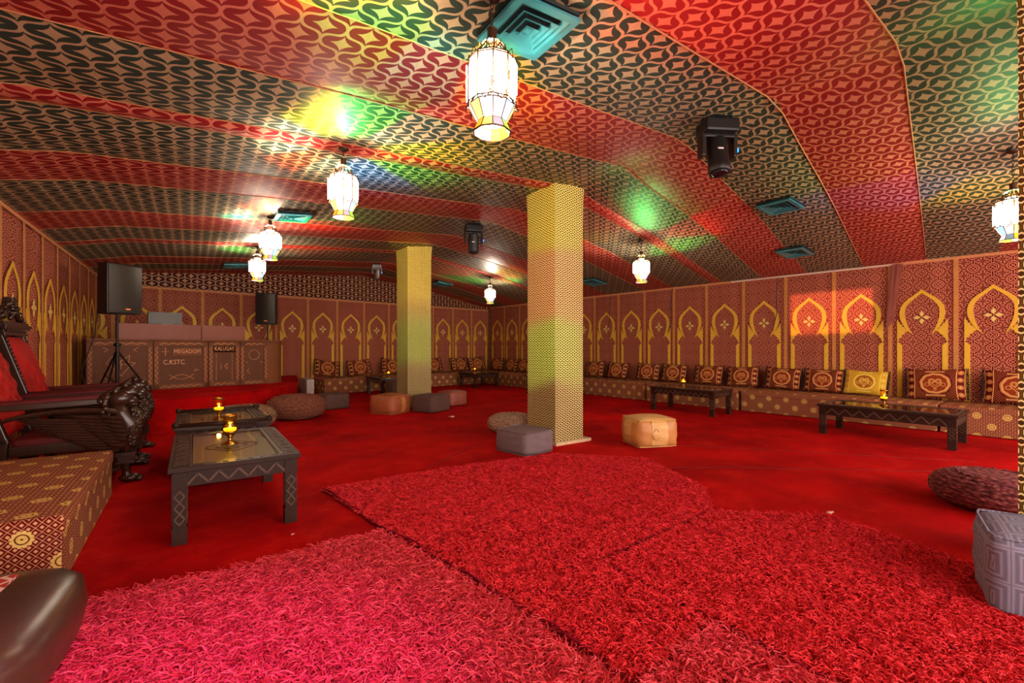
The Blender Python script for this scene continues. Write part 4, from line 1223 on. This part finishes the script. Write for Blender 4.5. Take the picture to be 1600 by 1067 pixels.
        def feather(p0, p2, drop, w_, yo):
            p0 = Vector((p0[0], y+sy*yo, p0[1])); p2 = Vector((p2[0], y+sy*(yo-.01), p2[1])); p1 = (p0+p2)/2+Vector((0, sy*.03, -drop)); n_ = 7
            c_ = [p0.lerp(p1, u).lerp(p1.lerp(p2, u), u) for u in np.linspace(0, 1, n_)]
            ww = [w_*.7, w_, w_*1.1, w_*1.1, w_, w_*.75, w_*.15]
            vs = []; fs = []
            for i_, c in enumerate(c_):
                d = (c_[min(i_+1, n_-1)]-c_[max(i_-1, 0)]).normalized(); nn = Vector((-d.z, 0, d.x))
                for a_, b_ in ((-1, 0), (0, .011), (1, 0), (0, -.011)): vs.append(c+nn*ww[i_]*a_+Vector((0, sy*b_, 0)))
            for i_ in range(n_-1):
                for q_ in range(4): fs.append((i_*4+q_, i_*4+(q_+1) % 4, i_*4+4+(q_+1) % 4, i_*4+4+q_))
            fs += [(3, 2, 1, 0), tuple((n_-1)*4+q_ for q_ in range(4))]; wg.add(vs, fs)
        for k in range(12):                                     # long flight feathers fan back and up from the foot
            t = k/11
            feather((.47-.03*t, .34+.26*t), (.20-.52*t**.8, .36+.31*t**.9), .075-.045*t, .019, .02-.012*t)
        for k in range(9):                                      # short coverts over them
            t = k/8
            feather((.48-.03*t, .37+.25*t), (.30-.26*t, .40+.27*t), .04-.02*t, .018, .045-.01*t)
        for k in range(6):
            t = k/5
            feather((.48-.02*t, .42+.20*t), (.37-.12*t, .44+.22*t), .02, .016, .06)
        wg.tube([(.46, y+sy*.03, .66), (.34, y+sy*.045, .70), (.16, y+sy*.04, .715), (-.04, y+sy*.03, .715), (-.22, y+sy*.02, .69), (-.33, y+sy*.015, .665), (-.36, y+sy*.015, .64)], [.03, .03, .026, .022, .022, .018, .008], 8)
        wg.build('wing_carving', E_, o)
        lg = MB(); lg.box((.45, y, .27), (.15, .13, .04)); lg.box((.45, y, .235), (.12, .11, .04)); lg.box((.45, y, .20), (.14, .12, .03)); lg.tube([(.45, y, .20), (.455, y, .10), (.46, y, .04)], [.045, .035, .045], 10)
        lg.build('front_leg', E_, o, bevel=.004)
        pw = MB(); pw.ball((.48, y, .04), (.085, .06, .04), 12, 8)
        for e in (-1, 0, 1): pw.ball((.55, y+e*.034, .026), (.03, .017, .024), 8, 6)
        pw.build('paw', E_, o, smooth=True)
    return o
th = throne(); th.location = (-.97, 6.08, 0)
th2 = copy_of(th, 'farther carved dark wood throne with red tufted back beside the stage', (-.97, 7.12, 0), 0)

# ================================================================== CEILING FITTINGS
def vent(label, x, y, w, rz=0, d=None):
    d = d or w; z = ceil_z(x, y)-.075
    e = .1; slope = math.atan2(ceil_z(x+e, y)-ceil_z(x-e, y), 2*e)
    o = thing('ceiling_vent', label, 'vent', (x, y, z), 0, 'square teal ceiling diffusers', rot=(0, -slope, rz))
    f = MB(); b = w*.10
    for sx in (-1, 1): f.box((sx*(w/2-b/2), 0, 0), (b, d, .02))
    for sy in (-1, 1): f.box((0, sy*(d/2-b/2), 0), (w-2*b, b, .02))
    f.build('frame', M['teal'], o, bevel=.003)
    MB().box((0, 0, .036), (w-.01, d-.01, .02)).build('duct', M['teal_d'], o)
    for k in range(4):
        a = w*(.39-.095*k); c = a*d/w; t = MB(); z0 = -.002-.004*k
        hh = w*.066
        for (p, q, r, s_) in (((-a, -c), (a, -c), (a-hh*1.1, -c+hh*1.1), (-a+hh*1.1, -c+hh*1.1)), ((a, -c), (a, c), (a-hh*1.1, c-hh*1.1), (a-hh*1.1, -c+hh*1.1)),
                             ((a, c), (-a, c), (-a+hh*1.1, c-hh*1.1), (a-hh*1.1, c-hh*1.1)), ((-a, c), (-a, -c), (-a+hh*1.1, -c+hh*1.1), (-a+hh*1.1, c-hh*1.1))):
            t.add([(p[0], p[1], z0), (q[0], q[1], z0), (r[0], r[1], z0+.022), (s_[0], s_[1], z0+.022), (p[0], p[1], z0-.003), (q[0], q[1], z0-.003), (r[0], r[1], z0+.019), (s_[0], s_[1], z0+.019)],
                  [(0, 1, 2, 3), (7, 6, 5, 4), (0, 4, 5, 1), (2, 6, 7, 3)])
        t.build('louvre', M['teal'], o)
    MB().lathe([(w*.08, 0), (.002, -.02)], 4, (0, 0, -.004), ph=PI/4).build('centre_pyramid', M['teal'], o)
    return o
vent('large teal ceiling vent beside the largest lantern', 1.62, 2.14, .44)
vent('teal ceiling vent near the farther left lanterns', 1.17, 7.1, .44)
vent('teal ceiling vent right of the big moving spotlight', 6.5, 2.95, .44, 0)
vent('small ceiling vent low near the right wall', 8.5, 3.62, .44, 0)
vent('dark far ceiling vent between the middle pillar and the right lantern', 8.25, 8.2, .5)
vent('far ceiling vent right of the farther pillar', 6.2, 12.5, .5)
vent('far ceiling vent above the booth', .81, 11.9, .5)

def moving_head(label, x, y, s, body, rz, tiltb):
    z = ceil_z(x, y)
    o = thing('moving_spotlight', label, 'spotlight', (x, y, z-.05*s), rz, 'moving head spotlights under the ridge')
    MB().box((0, 0, .02*s), (.24*s, .10*s, .04*s)).build('clamp', M['black_metal'], o, bevel=.004)
    MB().box((0, 0, -.06*s), (.30*s, .22*s, .12*s)).build('base_housing', M[body], o, bevel=.02*s)
    yk = MB()
    yk.box((0, 0, -.135*s), (.30*s, .10*s, .035*s))
    for e in (-1, 1): yk.box((e*.145*s, 0, -.22*s), (.035*s, .10*s, .20*s))
    yk.build('yoke', M[body], o, bevel=.01*s)
    hd = bpy.data.objects.new('head', MB().lathe([(.05*s, .13*s), (.085*s, .11*s), (.09*s, 0), (.088*s, -.10*s), (.095*s, -.15*s), (.09*s, -.20*s), (.085*s, -.205*s)], 20).mesh('head', M[body], smooth='auto'))
    COL.objects.link(hd); hd.parent = o; hd.location = (0, 0, -.27*s); hd.rotation_euler = (tiltb, 0, 0)
    MB().lathe([(.078*s, -.206*s), (.05*s, -.222*s), (.001, -.226*s)], 18).build('lens', M['lens'], hd, smooth=True)
    MB().box((-.02*s, -.092*s, -.02*s), (.05*s, .006, .012*s)).build('marking', M['white_mark'], hd)
    MB().box((.168*s, -.03*s, -.26*s), (.012, .03*s, .03*s)).build('indicator', M['blue_led'], o)
    return o
moving_head('big black moving spotlight hanging from the ridge right of the middle pillar', 4.02, 2.38, 1.05, 'black', math.radians(-30), math.radians(-12))
moving_head('black moving spotlight hanging from the ridge right of the farther pillar', 4.0, 6.85, 1.0, 'black', math.radians(-20), math.radians(8))
moving_head('small silver moving spotlight hanging left of the farther pillar', 3.9, 11.6, .75, 'silver', math.radians(-20), math.radians(20))

# ================================================================== RIGHT WALL CABLES AND CONDUIT
def wallpt(s, off, z):
    p = onR(s, off); return (p[0], p[1], z)
tag(MB().tube([wallpt(2.7+.4*k, .05, 2.735) for k in range(8)], .012, 8).build('white_conduit', M['white_pipe'], None), 'white conduit along the top of the right wall', 'conduit')
for (s, z, lb, r) in ((4.55, 1.62, 'black cable hanging on the right wall left of the orange light patch', .009), (6.95, 1.62, 'black cable hanging on the right wall near the middle of the wall', .008), (8.85, 1.75, 'thin black cable hanging on the right wall near the middle pillar', .006)):
    tag(MB().tube([wallpt(s, .04, 2.74), wallpt(s+.03, .06, 2.4), wallpt(s+.02, .05, 2.0), wallpt(s+.10, .06, z)], r, 6).build('hanging_cable', M['cable'], None), lb, 'cable')
fl2 = MB()
for k in range(5):
    a = wallpt(2.72-.035*k, .05+.02*(k % 2), 2.74); b = wallpt(2.78-.02*k, .06, 1.62+.03*k)
    fl2.bar(a, b, .03, .006)
tag(fl2.build('cloth_flap', M['leather_rd'], None), 'loose dark cloth flap hanging on the right wall by the orange patch', 'cloth')

# ================================================================== SHAG RUGS
def inside(P, poly):
    x, y = P[:, 0], P[:, 1]; r = np.zeros(len(P), bool); n = len(poly)
    for i in range(n):
        x1, y1 = poly[i]; x2, y2 = poly[(i+1) % n]
        c = ((y1 > y) != (y2 > y)) & (x < (x2-x1)*(y-y1)/(y2-y1+1e-12)+x1); r ^= c
    return r
def rug(label, poly, dens, length, width, z0, mat, seed, flat=.35):
    g = np.random.default_rng(seed)
    o = thing('shag_rug', label, 'rug', (0, 0, 0), 0, 'red shag rugs')
    MB().prism(poly, .001, z0, 'xy').build('backing', M['rugback'], o)
    P0 = np.array(poly); lo, hi = P0.min(0), P0.max(0)
    n = int(dens*np.prod(hi-lo)); P = lo+(hi-lo)*g.random((n, 2)); P = P[inside(P, poly)]; n = len(P)
    # clumps lean together: smooth direction field plus noise
    x, y = P[:, 0], P[:, 1]
    cell = (np.floor(x/.03)*73.1+np.floor(y/.03)*151.7+seed)
    h_ = np.modf(np.abs(np.sin(cell)*43758.5453))[0]
    ang = 2*PI*h_+1.0*np.sin(5.1*x+4.7*y+seed)+g.normal(0, .9, n)
    L = length*g.uniform(.6, 1.25, n); ln = np.clip(g.normal(flat, .3, n), .02, 1.2)
    curl = g.normal(0, 1.9, n)
    pts = np.zeros((n, 4, 3)); pts[:, 0, :2] = P; pts[:, 0, 2] = z0
    d = ang.copy(); up = np.clip(1.1-ln, .15, 1.2)
    for k in range(1, 4):
        st = L/3; el = up*(1-.55*(k-1))
        pts[:, k, 0] = pts[:, k-1, 0]+st*np.cos(el)*np.cos(d); pts[:, k, 1] = pts[:, k-1, 1]+st*np.cos(el)*np.sin(d); pts[:, k, 2] = np.maximum(z0+.004, pts[:, k-1, 2]+st*np.sin(el))
        d = d+curl*.6
    wv = np.stack([-np.sin(ang), np.cos(ang)], 1)*(width/2)
    V = np.zeros((n, 8, 3))
    for k in range(4):
        s = (1, 1.1, .9, .35)[k]
        V[:, 2*k, :] = pts[:, k]; V[:, 2*k+1, :] = pts[:, k]
        V[:, 2*k, :2] -= wv*s; V[:, 2*k+1, :2] += wv*s
        V[:, 2*k, 2] += .002*(k > 0)
    base = (np.arange(n)*8)[:, None, None]
    F = (base+np.array([[0, 1, 3, 2], [2, 3, 5, 4], [4, 5, 7, 6]])[None]).reshape(-1)
    me = bpy.data.meshes.new('pile'); nf = n*3
    me.vertices.add(n*8); me.vertices.foreach_set('co', V.reshape(-1).astype(np.float32))
    me.loops.add(nf*4); me.loops.foreach_set('vertex_index', F.astype(np.int32))
    me.polygons.add(nf); me.polygons.foreach_set('loop_start', np.arange(0, nf*4, 4, dtype=np.int32))
    try: me.polygons.foreach_set('loop_total', np.full(nf, 4, dtype=np.int32))
    except Exception: pass
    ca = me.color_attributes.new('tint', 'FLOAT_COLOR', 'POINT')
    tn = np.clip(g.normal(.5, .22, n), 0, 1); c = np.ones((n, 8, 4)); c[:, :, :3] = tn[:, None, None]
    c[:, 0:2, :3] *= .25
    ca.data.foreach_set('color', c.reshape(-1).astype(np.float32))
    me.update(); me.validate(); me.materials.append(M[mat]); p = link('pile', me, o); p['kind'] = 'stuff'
    return o
def gp(*px): return [G(a, b) for a, b in px]
r1 = gp((110, 990), (160, 940), (330, 905), (480, 865), (598, 838), (700, 895), (830, 980), (960, 1070)); r1 += [(.9+.25, .75), (-.42, .75), (-.47, 1.6)]
rug('long pile pinkish red shag rug in the left foreground', r1, 23000, .075, .0058, .012, 'shag_long', 3)
r2 = gp((505, 768), (700, 735), (870, 712), (1010, 720), (1100, 765), (1115, 800), (1000, 850), (935, 882), (1108, 975), (1040, 1040), (985, 1070), (955, 1050), (830, 965), (700, 882), (604, 832))
rug('red shag rug in the middle of the floor, curled edge on its left side', r2, 15000, .045, .0052, .018, 'shag_mid', 5)
r3 = gp((945, 884), (1005, 856), (1120, 803), (1290, 808), (1400, 845), (1530, 892), (1620, 925)); r3 += [(3.3, 0), (2.4, -.2)]+gp((1292, 1067), (1200, 1015), (1112, 972))
rug('broad red shag rug in the right foreground reaching the blue grey cube', r3, 18500, .050, .0052, .014, 'shag_mid', 8)
r4 = gp((1110, 984), (1200, 1028), (1280, 1075)); r4 += [(2.25, -.1), (1.2, .7)]+gp((1000, 1075), (1052, 1040))
rug('small piece of red shag rug at the bottom edge between the two large ones', r4, 22000, .070, .0056, .010, 'shag_long', 11)
# curled binding along the left edge of the middle rug
e = gp((505, 768), (560, 803), (604, 834), (650, 856), (700, 886), (765, 930), (830, 968), (900, 1012), (985, 1072))
pts = []
for i in range(len(e)-1):
    for k in range(4):
        t = k/4; pts.append((e[i][0]+(e[i+1][0]-e[i][0])*t+.008*math.sin(7*i+k*2), e[i][1]+(e[i+1][1]-e[i][1])*t+.006*math.cos(5*i+k*3), .028+.010*math.sin(3*i+k)))
ro = [x for x in bpy.data.objects if x.name.startswith('shag_rug')][1]
MB().tube(pts, .008, 6).build('binding', M['rugedge'], ro, smooth=True)
e = gp((938, 882), (1000, 914), (1060, 945), (1110, 976), (1200, 1018), (1290, 1069))
MB().tube([(a, b, .022) for a, b in e], .006, 6).build('binding', M['rugedge'], [x for x in bpy.data.objects if x.name.startswith('shag_rug')][2], smooth=True)
# scraps on the carpet
M['scrap'] = simple('pale_paper_scrap', (236, 170, 150), .8)
for (px, py, s, lb) in ((1296, 808, .03, 'crumpled pale scrap on the carpet at the edge of the right rug'), (707, 652, .05, 'flat pale scrap on the carpet behind the grey cube pouf'), (457, 836, .012, 'tiny white crumb on the carpet below the nearest table')):
    x, y = G(px, py); z = .03 if px == 1296 else .004
    mb = MB(); mb.ball((0, 0, 0), (s*.9, s*.6, s*.35), 7, 5)
    for k in range(3): mb.bar((0, 0, 0), (R.uniform(-1, 1)*s*1.4, R.uniform(-1, 1)*s, .004), s*.3, .004)
    ob = mb.build('paper_scrap', M['scrap'], None); ob.location = (x, y, z+s*.2); tag(ob, lb, 'scrap')
bpy.context.view_layer.update()
